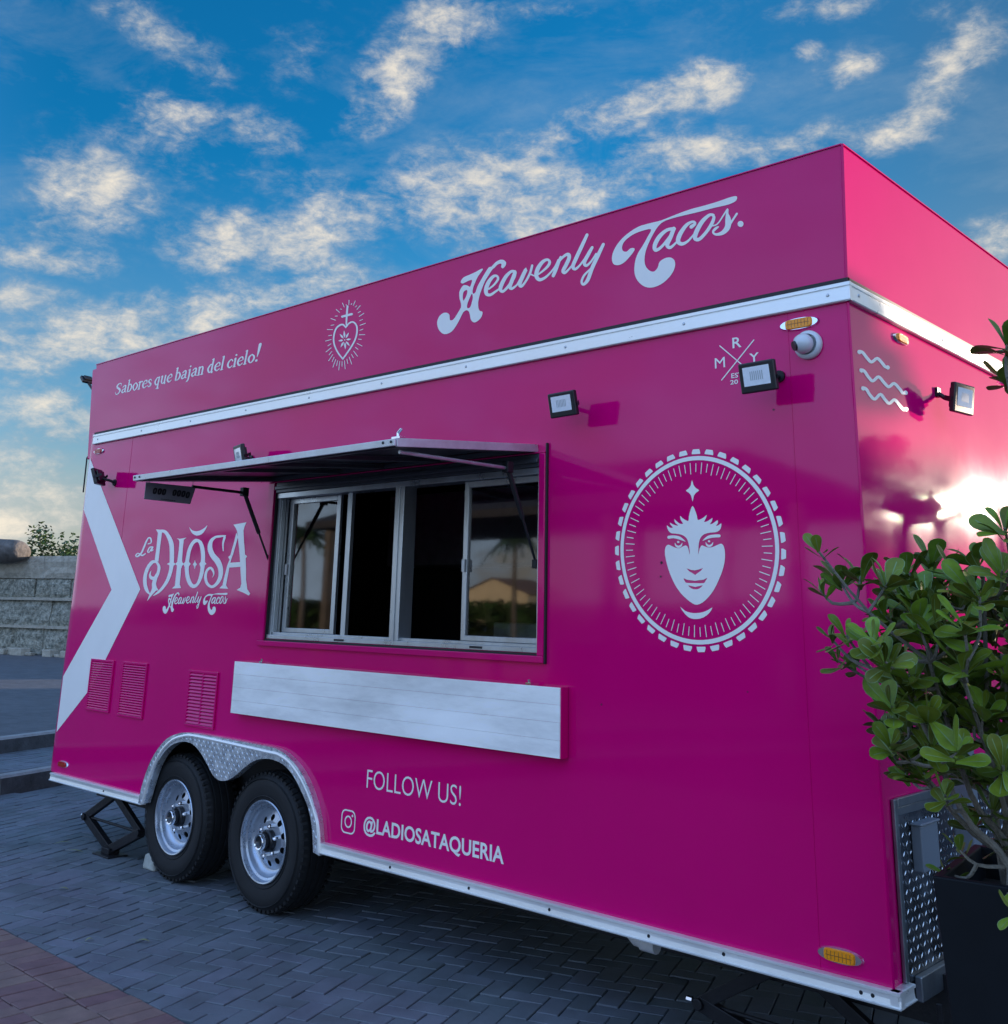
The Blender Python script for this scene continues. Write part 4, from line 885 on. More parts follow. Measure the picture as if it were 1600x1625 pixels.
# front stone guard with frame
sgd = MB(); sgd.box((.003, .10, .44), (.006, 2.36, 1.0)); guard = sgd.build('stone_guard', 'guard', T)
b = MB(); b.box((.002, .072, ZF+.001), (.016, .10, 1.012)); b.box((.002, .10, .985), (.018, 2.36, 1.014)); b.box((.004, .10, .955), (.010, 2.36, .983)); b.build('guard_frame', 'guardf', guard, bevel=.003)
b = MB(); b.box((.006, .16, .375), (.03, 2.36, .452)); b.build('front_rail', 'guardf', T, bevel=.004)
tb = treads(Vector((.006, .10, .455)), Vector((0, 1, 0)), Vector((0, 0, 1)), Vector((1, 0, 0)), 1.9, .50, lambda u, v: True, .030, .0115)
stuff(tb.build('tread_pattern', 'plate', guard))
b = MB(); b.box((.008, .21, .765), (.045, .365, .915)); b.box((.008, .20, .915), (.052, .375, .924)); b.build('power_box', 'grey', T, bevel=.006)
b = MB(); b.box((.05, .50, .62), (.12, .58, 1.16)); b.build('jack_post', 'grey', T, bevel=.006)
# scissor jacks
def jack(name, cxp, half, zt, yj=.36, zm_=.20):
    b = MB(); x0, x1 = cxp-half, cxp+half
    A1, A2, Bt, Tp = (x0, yj, zm_), (x1, yj, zm_), (cxp, yj, .035), (cxp, yj, zt)
    for a_ in (A1, A2):
        b.bar(a_, Bt, .055, .040, up=(0, 1, 0)); b.bar(a_, Tp, .050, .034, up=(0, 1, 0))
    b.tube([(x0-.04, yj, zm_), (x1+.02, yj, zm_)], .009, 8); b.tube([(x0, yj-.035, zm_), (x0, yj+.035, zm_)], .022, 10); b.tube([(x1, yj-.035, zm_), (x1, yj+.035, zm_)], .022, 10)
    b.box((cxp-.11, yj-.07, .0), (cxp+.11, yj+.07, .012)); b.box((cxp-.05, yj-.04, .012), (cxp+.05, yj+.04, .05)); b.box((cxp-.08, yj-.04, zt-.01), (cxp+.08, yj+.04, zt+.03))
    o = b.build(name, 'steel', T, bevel=.004)
    b = MB(); b.tube([(x0-.065, yj, zm_), (x0-.04, yj, zm_)], .013, 8); b.build('screw_head', 'chrome', o)
jack('scissor_jack', -5.38, .37, .375, .11, .19); jack('scissor_jack', -.50, .41, .375, .27, .135)
b = MB(); b.tube([(-1.12, .10, .40), (-1.12, .10, .365), (-1.10, .10, .352), (-1.03, .10, .350)], .024, 12); b.tube([(-1.07, .10, .350), (-1.0, .10, .350)], .031, 12); b.build('drain_pipe', 'pvc', T, smooth=True)
b = MB(); b.tube([(.07, .19, .375), (.07, .19, .25)], .010, 8); b.box((.03, .15, .245), (.12, .23, .252)); b.build('plug_stand', 'steel', T)

# concrete block chocking the left wheel
cb = W(238, 1380, .06); a0 = at(232, 1378, 2, 0)
b = MB(); x_, y_ = a0.x, a0.y
b.add([(x_-.02, y_-.02, 0), (x_+.12, y_-.02, 0), (x_+.12, y_+.12, 0), (x_-.02, y_+.12, 0), (x_-.01, y_-.015, .085), (x_+.08, y_-.01, .10), (x_+.08, y_+.11, .10), (x_-.01, y_+.11, .085)], [(0,3,2,1),(4,5,6,7),(0,1,5,4),(1,2,6,5),(2,3,7,6),(3,0,4,7)])
tag(b.build('wheel_chock', 'concrete', None, bevel=.012), 'pale concrete block wedged against the left trailer wheel', 'wheel chock')

# ------------------------------------------------------------------ ground
def clip(poly, nx, ny, d):                         # keep nx*x+ny*y >= d
    out = []; k = len(poly)
    for i in range(k):
        a_, c_ = poly[i], poly[(i+1) % k]; sa, sc = nx*a_[0]+ny*a_[1]-d, nx*c_[0]+ny*c_[1]-d
        if sa >= 0: out.append(a_)
        if (sa >= 0) != (sc >= 0):
            t = sa/(sa-sc); out.append((a_[0]+(c_[0]-a_[0])*t, a_[1]+(c_[1]-a_[1])*t))
    return out
def area(p): return abs(sum(p[i][0]*p[(i+1) % len(p)][1]-p[(i+1) % len(p)][0]*p[i][1] for i in range(len(p))))/2
def proj(p):
    q_ = Vector(p)-CAM; d = q_.dot(FWD)
    if d < .1: return None
    return (PX0+FPX*q_.dot(RGT)/d, PY0-FPX*q_.dot(UPV)/d)
# kerb line and terraces on the left
K1 = at(0, 1262, 2, 0); K2 = at(70, 1249, 2, 0); KD = (K2-K1).normalized(); KD.z = 0
KN = Vector((-KD.y, KD.x, 0)); KN = KN if KN.x < 0 else -KN       # points away from the camera, to the left
g = MB(); G0, G1 = K1-KD*30, K1+KD*60
gb = MB(); gb.add([(G0.x, G0.y, -.014), (G1.x, G1.y, -.014), (90, 70, -.014), (60, -90, -.014), (-30, -70, -.014)], [(0, 1, 2, 3, 4)])
ground = struct(gb.build('ground', 'sand', None)); 
if ground.data.polygons[0].normal.z < 0: ground.data.flip_normals()
a20 = radians(20.5); EA = Vector((cos(a20), sin(a20))); EB = Vector((-sin(a20), cos(a20)))
LN = Vector((cos(radians(23)), sin(radians(23)))); LD_ = LN.x*-4.73+LN.y*-.87      # line between the two pavings
bricks = []                                        # (polygon, material)
def rect(o, u, v, a0_, b0_, w_, h_, gap=.003):
    P_ = lambda s_, t: (o[0]+u[0]*s_+v[0]*t, o[1]+u[1]*s_+v[1]*t)
    return [P_(a0_+gap, b0_+gap), P_(a0_+w_-gap, b0_+gap), P_(a0_+w_-gap, b0_+h_-gap), P_(a0_+gap, b0_+h_-gap)]
YB = -1.068
def addb(poly, m_, cl_):
    full = area(poly)
    for (nx, ny, d) in cl_: 
        poly = clip(poly, nx, ny, d)
        if len(poly) < 3: return
    if area(poly) < .0012: return
    cx, cy = sum(p[0] for p in poly)/len(poly), sum(p[1] for p in poly)/len(poly)
    if not (-12 < cx < 4.5 and -5.5 < cy < 4.5) or ((Vector((cx, cy, 0))-K1).dot(KN) > -.02): return
    bricks.append((poly, m_, (cx, cy)))
O_ = (-2.05, .17)
for i in range(-70, 90):
    for j in range(-70, 90):
        d = (i-j) % 4
        if d == 0: addb(rect(O_, EA, EB, i*.1, j*.1, .2, .1), 'paver', [(0, 1, YB+.002), (LN.x, LN.y, LD_+.002)])
        elif d == 3: addb(rect(O_, EA, EB, i*.1, j*.1, .1, .2), 'paver', [(0, 1, YB+.002), (LN.x, LN.y, LD_+.002)])
LT = (-LN.y, LN.x)
for r_ in range(0, 75):                            # beyond the line: a soldier strip, then running bond
    o_ = (LN.x*LD_, LN.y*LD_)
    if r_ == 0:
        for k in range(-60, 90): addb(rect(o_, (-LN.x, -LN.y), LT, 0, k*.2, .19, .2, .0018), 'paver', [(0, 1, YB+.002)])
    else:
        for k in range(-30, 60): addb(rect(o_, (-LN.x, -LN.y), LT, .19+(r_-1)*.1, (k+.5*(r_ % 2))*.2, .1, .2), 'paver', [(0, 1, YB+.002)])
for r_ in range(22):
    for k in range(-120, 45): addb(rect((0, YB-.205*(r_+1)), (1, 0), (0, 1), k*.1+.05*(r_ % 2), 0, .1, .205), 'brown', [])
def bsize(c_):
    if proj((*c_, 0)) is None: return 0
    a_ = proj((c_[0]+.05, c_[1], 0)); b_ = proj((c_[0]-.05, c_[1], 0)); e_ = proj((c_[0], c_[1]+.05, 0)); f_ = proj((c_[0], c_[1]-.05, 0)); m_ = proj((*c_, 0))
    if None in (a_, b_, e_, f_): return 0
    if not (-20 < m_[0] < 1620 and m_[1] < 1640): return 0
    # under the trailer and hidden behind it
    return abs((a_[0]-b_[0])*(e_[1]-f_[1])-(a_[1]-b_[1])*(e_[0]-f_[0]))
bricks.sort(key=lambda q_: -bsize(q_[2]))
def brickgeo(mb_, poly, z, tl, tone, c=(0, 0), mi=0):
    n = len(poly); cx, cy = sum(p[0] for p in poly)/n, sum(p[1] for p in poly)/n
    zt = lambda p: z+tl[0]*(p[0]-cx)+tl[1]*(p[1]-cy)
    ins = [(p[0]+(cx-p[0])*.045, p[1]+(cy-p[1])*.045) for p in poly]
    V = [(p[0]-c[0], p[1]-c[1], zt(p)) for p in ins]+[(p[0]-c[0], p[1]-c[1], zt(p)-.0028) for p in poly]+[(p[0]-c[0], p[1]-c[1], -.016) for p in poly]
    F = [tuple(range(n))]+[(n+i, n+(i+1) % n, (i+1) % n, i) for i in range(n)]+[(2*n+i, 2*n+(i+1) % n, n+(i+1) % n, n+i) for i in range(n)]
    mb_.add(V, F, mi, tone)
rb = random.Random(3)
sb = MB()
for k, (poly, m_, c_) in enumerate(bricks):
    if sum(poly[i][0]*poly[(i+1) % len(poly)][1]-poly[(i+1) % len(poly)][0]*poly[i][1] for i in range(len(poly))) < 0: poly = poly[::-1]
    z = rb.uniform(-.0022, .0022); tl = (rb.uniform(-.018, .018), rb.uniform(-.018, .018))
    if k < 300:
        b = MB(); brickgeo(b, poly, z, tl, rb.random(), c_); o = b.build('paver', m_, ground, local=True, fix=False); o.location = (c_[0], c_[1], 0)
    else: brickgeo(sb, poly, z, tl, rb.random(), mi=0 if m_ == 'paver' else 1)
stuff(sb.build('paver_field', ['paver_s', 'brown_s'], ground, fix=False))
# kerbs and terraces
def kerb(name, A, z0, h, wtop, label, end=None):
    t = thing(name, label, 'kerb', A+Vector((0, 0, z0)))
    s0, s1 = -20., (end if end is not None else 40.)
    rk = random.Random(5); s_ = s0
    while s_ < s1:
        e_ = min(s_+1.0, s1); a_ = A+KD*(s_+.004); c_ = A+KD*(e_-.004)
        b = MB(); V = []
        for p in (a_, c_):
            V += [(p.x, p.y, z0-.02), (p.x+KN.x*.015, p.y+KN.y*.015, z0+h-.02), (p.x+KN.x*.035, p.y+KN.y*.035, z0+h), (p.x+KN.x*wtop, p.y+KN.y*wtop, z0+h), (p.x+KN.x*wtop, p.y+KN.y*wtop, z0-.02)]
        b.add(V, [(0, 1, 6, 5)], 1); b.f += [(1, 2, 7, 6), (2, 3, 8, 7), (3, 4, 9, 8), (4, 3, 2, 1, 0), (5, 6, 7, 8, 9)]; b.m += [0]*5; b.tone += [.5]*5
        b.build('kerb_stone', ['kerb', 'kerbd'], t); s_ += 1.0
    return t
A1_ = Vector((K1.x, K1.y, 0)); P2 = at(0, 1197, 2, .15); off2 = (Vector((P2.x, P2.y, 0))-A1_).dot(KN); A2_ = A1_+KN*off2
kerb('kerb', A1_, 0, .15, .14, 'nearest kerb, dark faced with a pale top, left of the trailer')
kerb('kerb', A2_, .15, .15, .14, 'second kerb, one step higher behind the nearest kerb')
tm = mat('terrace_paving', (.085, .088, .095), .75, var=.3, vscale=5, bump=.8, bscale=40, bdist=.01, stretch=(1, 1, 1)); M['terrace'] = tm
for (A, z, d0, d1, nm) in ((A1_, .145, .135, off2+.05, 'lower_terrace'), (A2_, .295, .135, 160, 'upper_terrace')):
    b = MB(); a_, c_ = A+KN*d0-KD*60, A+KN*d0+KD*90; e_, f_ = A+KN*d1+KD*90, A+KN*d1-KD*60
    b.add([(a_.x, a_.y, z), (c_.x, c_.y, z), (e_.x, e_.y, z), (f_.x, f_.y, z)], [(0, 1, 2, 3)]); o = b.build(nm, 'terrace', None)
    if o.data.polygons[0].normal.z < 0: o.data.flip_normals()
    struct(o)
    rt_ = random.Random(9); b = MB(); n = 0     # paver courses where they still can be told apart
    if nm == 'lower_terrace':
        s_ = -1.5
        while s_ < 3.0:
            t = .14
            while t < off2-.01:
                u = s_+(.05 if int(t*10) % 2 else 0); p = [A+KD*(u+.003)+KN*(t+.003), A+KD*(u+.197)+KN*(t+.003), A+KD*(u+.197)+KN*(t+.097), A+KD*(u+.003)+KN*(t+.097)]
                b.add([(v.x, v.y, z) for v in p]+[(v.x, v.y, z+.008+rt_.uniform(-.002, .002)) for v in p], [(4, 5, 6, 7), (0, 1, 5, 4), (1, 2, 6, 5), (2, 3, 7, 6), (3, 0, 4, 7)], 0, rt_.random()); t += .1
            s_ += .2
        stuff(b.build('paver_field', 'paver_s', o))
# wider land and far ground
b = MB(); b.add([(-900, -900, -.6), (900, -900, -.6), (900, 900, -.6), (-900, 900, -.6)], [(0, 1, 2, 3)]); struct(b.build('land', 'ground', None))

# litter on the paving
for (px, py, ln, an, lb) in ((118, 1351, .13, -8, 'thin green twig lying on the pavers left of the trailer'), (100, 1338, .11, 22, 'pale dry leaf lying beside the green twig on the pavers'), (100, 1411, .07, -5, 'small pale scrap lying near the straight joint in the pavers'), (227, 1494, .07, 0, 'curled dry leaf on the pavers nearest the brown border'), (142, 1492, .04, 30, 'tiny dark leaf on the pavers near the brown border')):
    p = at(px, py, 2, .004); a = radians(an)+YAW; b = MB(); n = 6; V = []
    for i in range(n+1):
        t = i/n; x = (t-.5)*ln; w_ = .009*sin(pi*min(.98, max(.06, t)))+.0012; z = .004+.010*sin(pi*t)
        for s_ in (-1, 1): V.append((p.x+x*cos(a)-s_*w_*sin(a), p.y+x*sin(a)+s_*w_*cos(a), z))
    b.add(V, [(2*i, 2*i+2, 2*i+3, 2*i+1) for i in range(n)]); tag(b.build('fallen_leaf', 'litter', None), lb, 'leaf')

# ------------------------------------------------------------------ planter and shrub
PC = deep(1480, 1390, 3.3); PA = radians(8); pu = Vector((cos(PA), sin(PA), 0)); pv = Vector((-sin(PA), cos(PA), 0)); PH = PC.z
pl = thing('planter', 'tall black square planter beside the front corner of the trailer', 'planter', (PC.x+.25, PC.y+.25, 0))
def psq(x0, x1, z, tp): 
    c = Vector((PC.x, PC.y, 0))+pu*.26+pv*.26; return [c+pu*sx*tp+pv*sy*tp+Vector((0, 0, z)) for sx, sy in ((-1, -1), (1, -1), (1, 1), (-1, 1))]
b = MB(); r0, r1, r2, r3 = psq(0, 0, 0, .215), psq(0, 0, PH, .26), psq(0, 0, PH, .235), psq(0, 0, PH-.09, .23)
b.add(r0+r1+r2+r3, [(0, 3, 2, 1)]+[(i, (i+1) % 4, 4+(i+1) % 4, 4+i) for i in range(4)]+[(4+i, 4+(i+1) % 4, 8+(i+1) % 4, 8+i) for i in range(4)]+[(8+i, 8+(i+1) % 4, 12+(i+1) % 4, 12+i) for i in range(4)])
b.build('pot', 'planter', pl, bevel=.004)
b = MB(); b.add(psq(0, 0, PH-.085, .231), [(0, 1, 2, 3)]); b.build('soil', 'soil', pl)
SC = Vector((PC.x, PC.y, PH-.085))+pu*.26+pv*.26
sh = thing('shrub', 'green shrub with rounded leathery leaves growing in the black planter', 'shrub', SC)
rs = random.Random(21)
CLU = [(1297,872,.6),(1333,922,1),(1365,915,1),(1302,936,.7),(1410,925,1),(1437,905,1),(1478,892,1),(1512,902,1.1),(1548,890,1),(1590,905,1),(1595,838,1),(1343,1008,.9),(1318,1012,.7),(1385,1015,1),(1422,990,1.1),(1455,985,1),(1490,1002,1.1),(1530,990,1),(1570,1010,1),(1598,980,1),(1352,1052,.8),(1330,1048,.7),(1405,1050,1),(1442,1072,1.1),(1483,1078,1.1),(1525,1055,1),(1565,1085,1),(1595,1070,1),(1412,1120,1),(1440,1140,1),(1475,1135,1.1),(1512,1120,1.1),(1548,1140,1),(1590,1150,1),(1415,1183,1),(1440,1205,.8),(1478,1185,1),(1520,1195,1),(1560,1230,1),(1592,1215,1),(1575,1285,1),(1500,1262,.8),(1545,1300,.8),(1592,1330,.9),(1520,1345,.7),(1500,1385,.6),(1598,545,1.2),(1594,600,.9),(1605,1440,.6),(1470,950,1),(1510,950,1),(1555,945,1),(1590,945,1),(1440,950,1),(1400,970,.8)]
tips = []
for (px, py, s_) in CLU: tips.append((deep(px, py, rs.uniform(3.05, 3.55)), s_))
for k in range(130):
    px, py = rs.uniform(1400, 1760), rs.uniform(925, 1250); tips.append((deep(px, py, rs.uniform(3.2, 3.8)), rs.uniform(.8, 1.1)))
for k in range(26):
    px, py = rs.uniform(1610, 1850), rs.uniform(560, 1250); tips.append((deep(px, py, rs.uniform(3.1, 3.6)), rs.uniform(.8, 1.1)))
def leafmesh(sc, curl):
    # obovate leaf: blade, pale midrib and pale rim
    prof = [(0, .10), (.15, .16), (.35, .30), (.55, .43), (.72, .50), (.86, .44), (.95, .28), (1.0, .08)]
    V = []; F = []; Mi = []
    for t, w_ in prof:
        z = curl*(t-.5)**2-.02; 
        for s_ in (-1, -.9, -.06, .06, .9, 1): V.append((t*sc, s_*w_*sc*.56, (z+.10*abs(s_)*w_)*sc))
    for i in range(len(prof)-1):
        for j in range(5): F.append((i*6+j, (i+1)*6+j, (i+1)*6+j+1, i*6+j+1)); Mi.append(1 if j in (0, 4) or j == 2 and i < 5 else 0)
    return V, F, Mi
variants = []
for k in range(5):
    V, F, Mi = leafmesh(.090, (-.25, -.1, .1, .25, -.4)[k]); me = bpy.data.meshes.new('leaf'); me.from_pydata(V, [], F)
    me.materials.append(M['leaf']); me.materials.append(M['vein'])
    for p, i in zip(me.polygons, Mi): p.material_index = i; p.use_smooth = True
    variants.append((me, V, F, Mi))
leaves = []
stemroots = [SC+pu*rs.uniform(-.15, .12)+pv*rs.uniform(-.12, .12) for _ in range(9)]
b = MB(); nodes = []
for k, r_ in enumerate(stemroots):
    tgt = [deep(1440, 1090, 3.3), deep(1500, 960, 3.4), deep(1560, 900, 3.3), deep(1640, 950, 3.5), deep(1420, 1180, 3.35), deep(1600, 600, 3.3), deep(1475, 1050, 3.2), deep(1530, 1080, 3.15), deep(1590, 1040, 3.25)][k]
    mid_ = r_.lerp(tgt, .5)+Vector((rs.uniform(-.03, .03), rs.uniform(-.03, .03), -.04)); pts = crom([r_, r_.lerp(mid_, .5)+Vector((rs.uniform(-.02, .02), 0, .02)), mid_, tgt], 4)
    pts = [Vector(p) for p in pts]; b.tube(pts, [.013*(1-.65*i/len(pts)) for i in range(len(pts))], 7); nodes += pts[3:]
for (p, s_) in tips:
    # twig from the nearest lower node
    nd = min(nodes, key=lambda n_: (n_-p).length+max(0, n_.z-p.z+.03)*3)
    pts = [nd, nd.lerp(p, .5)+Vector((rs.uniform(-.02, .02), rs.uniform(-.02, .02), -.02)), p]; pts = [Vector(q_) for q_ in crom(pts, 3)]
    b.tube(pts, [.006-.003*i/len(pts) for i in range(len(pts))], 5)
    if (p-nd).length > .12: nodes.append(pts[3])
    up_ = ((p-nd).normalized()*.6+Vector((0, 0, .95))+Vector((rs.uniform(-.2, .2), rs.uniform(-.25, .1), 0))).normalized()
    x_ = up_.orthogonal().normalized(); y_ = up_.cross(x_)
    n = rs.choice((7, 8, 9, 10)) if s_ > .75 else 6
    for k in range(n):
        a = k*2.4+rs.uniform(-.3, .3); el = rs.uniform(-.15, 1.0) if k > 1 else rs.uniform(.9, 1.3)
        d = ((x_*cos(a)+y_*sin(a))*cos(el)+up_*sin(el)).normalized(); base_ = p-up_*(.035*(k/n))
        nn = (up_-d*up_.dot(d)).normalized(); sd_ = nn.cross(d)
        nn = (nn+sd_*rs.uniform(-.5, .5)).normalized(); sd_ = nn.cross(d).normalized(); nn = d.cross(sd_)
        R_ = Matrix((d, sd_, nn)).transposed().to_4x4(); sc = s_*rs.uniform(.75, 1.15) if k else s_*.6
        leaves.append((Matrix.Translation(base_) @ R_ @ Matrix.Scale(sc, 4), rs.randrange(5), rs.random()))
b.build('stem', 'bark', sh, smooth=True)
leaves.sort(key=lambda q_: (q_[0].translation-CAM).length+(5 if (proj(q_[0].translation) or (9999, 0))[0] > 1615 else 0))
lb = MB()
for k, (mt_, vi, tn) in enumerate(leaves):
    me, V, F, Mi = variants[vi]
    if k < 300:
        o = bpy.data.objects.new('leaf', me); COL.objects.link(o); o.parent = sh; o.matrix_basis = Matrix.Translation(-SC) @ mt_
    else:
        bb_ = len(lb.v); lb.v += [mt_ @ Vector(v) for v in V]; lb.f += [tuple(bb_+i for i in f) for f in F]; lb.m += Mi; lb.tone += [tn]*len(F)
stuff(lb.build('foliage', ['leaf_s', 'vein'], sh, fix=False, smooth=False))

# ------------------------------------------------------------------ far left: stone wall, rock, bush
AZW = 0
wf0 = at(0, 1036, 2, .3); wf1 = at(95, 1041, 2, .3); WD = Vector((wf1.x-wf0.x, wf1.y-wf0.y, 0)).normalized(); WN = Vector((WD.y, -WD.x, 0)); WN = WN if WN.x > 0 else -WN
wd0 = Vector((wf0.x, wf0.y, .3)); dep = (wd0-CAM).dot(FWD); pm = FPX/dep
sw = thing('stone_wall', 'long weathered stone wall with pale courses behind the left end of the trailer', 'wall', wd0)
courses = [(0, .70), (.70, 1.42), (1.42, 1.95), (1.95, 2.55)]
rw = random.Random(4); core = MB(); a_ = wd0-WD*14; c_ = wd0+WD*14
core.add([a_-WN*.1, c_-WN*.1, c_-WN*1.0, a_-WN*1.0]+[p+Vector((0, 0, 2.5)) for p in (a_-WN*.1, c_-WN*.1, c_-WN*1.0, a_-WN*1.0)], [(0,1,5,4),(1,2,6,5),(2,3,7,6),(3,0,4,7),(4,5,6,7)]); core.build('wall_core', 'stone', sw)
def roughblock(A, l, z0, z1, proud, m_, name, nx=5, nz=4, amp=.03, dpt=.35):
    b = MB(); V = []
    for j in range(nz+1):
        for i in range(nx+1):
            u, v = i/nx, j/nz; p = A+WD*(u*l)+Vector((0, 0, z0+(z1-z0)*v)); ed = min(u, 1-u)*l < .001 or min(v, 1-v) < .001
            nz_ = noise.noise(p*2.1)*amp*2+noise.noise(p*7)*amp; V.append(p+WN*((proud if not ed else proud-.05)+nz_))
    F = [(j*(nx+1)+i, j*(nx+1)+i+1, (j+1)*(nx+1)+i+1, (j+1)*(nx+1)+i) for j in range(nz) for i in range(nx)]
    n0 = len(V); V += [A+Vector((0, 0, z0))-WN*dpt, A+WD*l+Vector((0, 0, z0))-WN*dpt, A+WD*l+Vector((0, 0, z1))-WN*dpt, A+Vector((0, 0, z1))-WN*dpt]
    t0 = nz*(nx+1); F += [tuple([n0]+list(range(0, nx+1))+[n0+1]), tuple([n0+3]+list(range(t0, t0+nx+1))+[n0+2]), tuple([n0]+[j*(nx+1) for j in range(nz+1)]+[n0+3]), tuple([n0+1]+[j*(nx+1)+nx for j in range(nz+1)]+[n0+2])]
    b.add(V, F); return b.build(name, m_, sw, smooth=False)
for ci_, (z0, z1) in enumerate(courses):
    s_ = -5.0+rw.random()
    while s_ < 5.5:
        l = rw.uniform(.55, 1.2) if ci_ < 3 else rw.uniform(1.2, 2.2)
        roughblock(wd0+WD*(s_+.01), l-.02, z0+.012, z1-.012 if ci_ < 3 else z1, rw.uniform(.0, .06), 'stone' if ci_ < 3 else 'coping', 'stone_block' if ci_ < 3 else 'coping_stone')
        s_ += l
    if ci_ in (1, 2):
        b = MB(); p = wd0+Vector((0, 0, z0)); b.add([p-WD*14+WN*.10+Vector((0, 0, -.03)), p+WD*14+WN*.10+Vector((0, 0, -.03)), p+WD*14+WN*.10+Vector((0, 0, .03)), p-WD*14+WN*.10+Vector((0, 0, .03)), p+WD*14-WN*.05+Vector((0, 0, .05)), p-WD*14-WN*.05+Vector((0, 0, .05))], [(0, 1, 2, 3), (3, 2, 4, 5)]); b.build('ledge', 'coping', sw)
b = MB(); p = wd0+WN*.1; n = 30
for k in range(n):                                  # rubble along the foot
    q_ = wd0-WD*5+WD*(10.5*k/n)+WN*rw.uniform(.15, .45); r_ = rw.uniform(.06, .16)
    b.obox(q_+Vector((0, 0, r_*.5)), WD*r_*rw.uniform(.8, 1.6), WN*r_, Vector((rw.uniform(-.03, .03), 0, r_*.6)))
b.build('foot_rubble', 'coping', sw, bevel=.02)
# rock lying on the wall
rc = wd0+WD*((at(10, 888, 2, 2.85)-wd0).dot(WD))*0+Vector((0, 0, 0))
cR = CAM+ray(12, 876)*(dep/1.0); cR = CAM+ray(12, 874)*dep*1.012
b = MB(); ns_, nr = 16, 14
rt_, up_ = WD, Vector((0, 0, 1)); V = []
for i in range(nr+1):
    th = pi*i/nr
    for k in range(ns_):
        ph = 2*pi*k/ns_; e_ = .28
        f_ = lambda v: (abs(v)**e_)*(1 if v > 0 else -1)
        x = f_(cos(th))*1.35; yy = sin(th)**.5*cos(ph) if i not in (0, nr) else 0; zz_ = sin(th)**.5*sin(ph) if i not in (0, nr) else 0
        p = cR-WD*.75+WD*x*1.0+WN*yy*.45+up_*zz_*.33; V.append(p+Vector((1, 1, 1))*noise.noise(p*1.7)*.05)
F = [(i*ns_+k, i*ns_+(k+1) % ns_, (i+1)*ns_+(k+1) % ns_, (i+1)*ns_+k) for i in range(nr) for k in range(ns_)]
b.add(V, F); tag(b.build('boulder', 'rock', None, smooth=True), 'long rounded grey boulder lying on top of the stone wall', 'boulder')

# trees: trunk, limbs and a crown of many small leaf clumps
def tree(name, label, base_, h, crown_r, crown_h, seed, cat='tree', nleaf=2600, ls=.10, group=None, trunk_r=.12, low=.35, clumps=26, far=False):
    r_ = random.Random(seed); t = thing(name, label, cat, base_, group); base_ = Vector(base_)
    b = MB(); topc = base_+Vector((0, 0, h-crown_h*.5))
    pts = [base_, base_.lerp(topc, .4)+Vector((r_.uniform(-.1, .1), r_.uniform(-.1, .1), 0)), topc]; b.tube(crom(pts, 3), [trunk_r*(1-.09*i) for i in range(7)], 8)
    cl_ = []
    for k in range(clumps):
        d = Vector((r_.gauss(0, 1), r_.gauss(0, 1), r_.gauss(0, 1))).normalized(); rr_ = r_.uniform(.35, .95)
        c = base_+Vector((d.x*crown_r*rr_, d.y*crown_r*rr_, h-crown_h/2+d.z*crown_h/2*rr_)); cl_.append((c, r_.uniform(.22, .42)*min(crown_r, crown_h*.9)))
        if k % 2 == 0: s_ = base_.lerp(topc, r_.uniform(.5, .95)); b.tube([s_, s_.lerp(c, .5)+Vector((0, 0, -.05)), c], [trunk_r*.45, trunk_r*.25, trunk_r*.1], 5, caps=False)
    b.build('trunk', 'trunk', t, smooth=True)
    m_ = MB()
    for i in range(nleaf):
        c, cr = cl_[i % len(cl_)]; d = Vector((r_.gauss(0, 1), r_.gauss(0, 1), r_.gauss(0, 1))).normalized()*(cr*r_.random()**.4); p = c+d
        u = Vector((r_.uniform(-1, 1), r_.uniform(-1, 1), r_.uniform(-.6, .6))).normalized(); v = u.orthogonal().normalized(); w_ = ls*r_.uniform(.6, 1.3)
        m_.add([p-u*w_, p-v*w_*.45, p+u*w_, p+v*w_*.45], [(0, 1, 2, 3)], 0, r_.random())
    m_.build('crown', 'foliage', t, fix=False)
    return t
bp = wd0+WD*((CAM+ray(96, 880)*dep*1.12-wd0).dot(WD))-WN*2.2
tree('bush', 'light green bush showing above the stone wall beside the trailer', (bp.x, bp.y, .3), 3.35, 1.25, 1.5, 11, 'bush', 1800, .07, trunk_r=.06, clumps=16)
# the place around: trees towards the sun, pavilion, palms and a house opposite the trailer
def sunside(y, D, z=0): return Vector((D*sin(SUN_AZ), y+D*cos(SUN_AZ), z))
tree('shade_tree', 'broad low-crowned dark tree standing beyond the front end of the trailer', sunside(-3.5, 14), 3.88, 1.8, .45, 31, nleaf=9000, ls=.10, trunk_r=.16, clumps=70)
tree('shade_tree', 'smaller thin tree behind the broad low-crowned tree', sunside(-.6, 19), 4.15, .55, .75, 32, nleaf=1500, ls=.09, trunk_r=.08, clumps=14)
tree('shade_tree', 'tallest slender tree at the right of the sunny side trees', sunside(2.6, 22), 4.4, .5, .9, 33, nleaf=1500, ls=.09, trunk_r=.08, clumps=14)
rk_ = random.Random(77)
for k in range(10):  # unseen trunks added to streak the sun glare on the front wall
    y_ = .12+.28*k+rk_.uniform(-.06, .06); D_ = 5+(k*5) % 4; h_ = 2.1+D_*.098+rk_.uniform(-.35, .12); r0_ = rk_.uniform(.026, .044)
    p_ = sunside(y_, D_); t_ = thing('glare_sapling', 'added unseen sapling trunk that breaks up the sun glare on the trailer front', 'sapling', p_, 'saplings added to break up the sun glare'); ln_ = rk_.uniform(-.12, .12)
    b = MB(); b.tube(crom([p_, p_+Vector((ln_*.3, .05, h_*.3)), p_+Vector((ln_*.9, .1, h_*.6)), p_+Vector((ln_*1.6, .1, h_))], 3), [r0_*(1-.04*i) for i in range(10)], 8); b.build('trunk', 'trunk', t_, smooth=True)
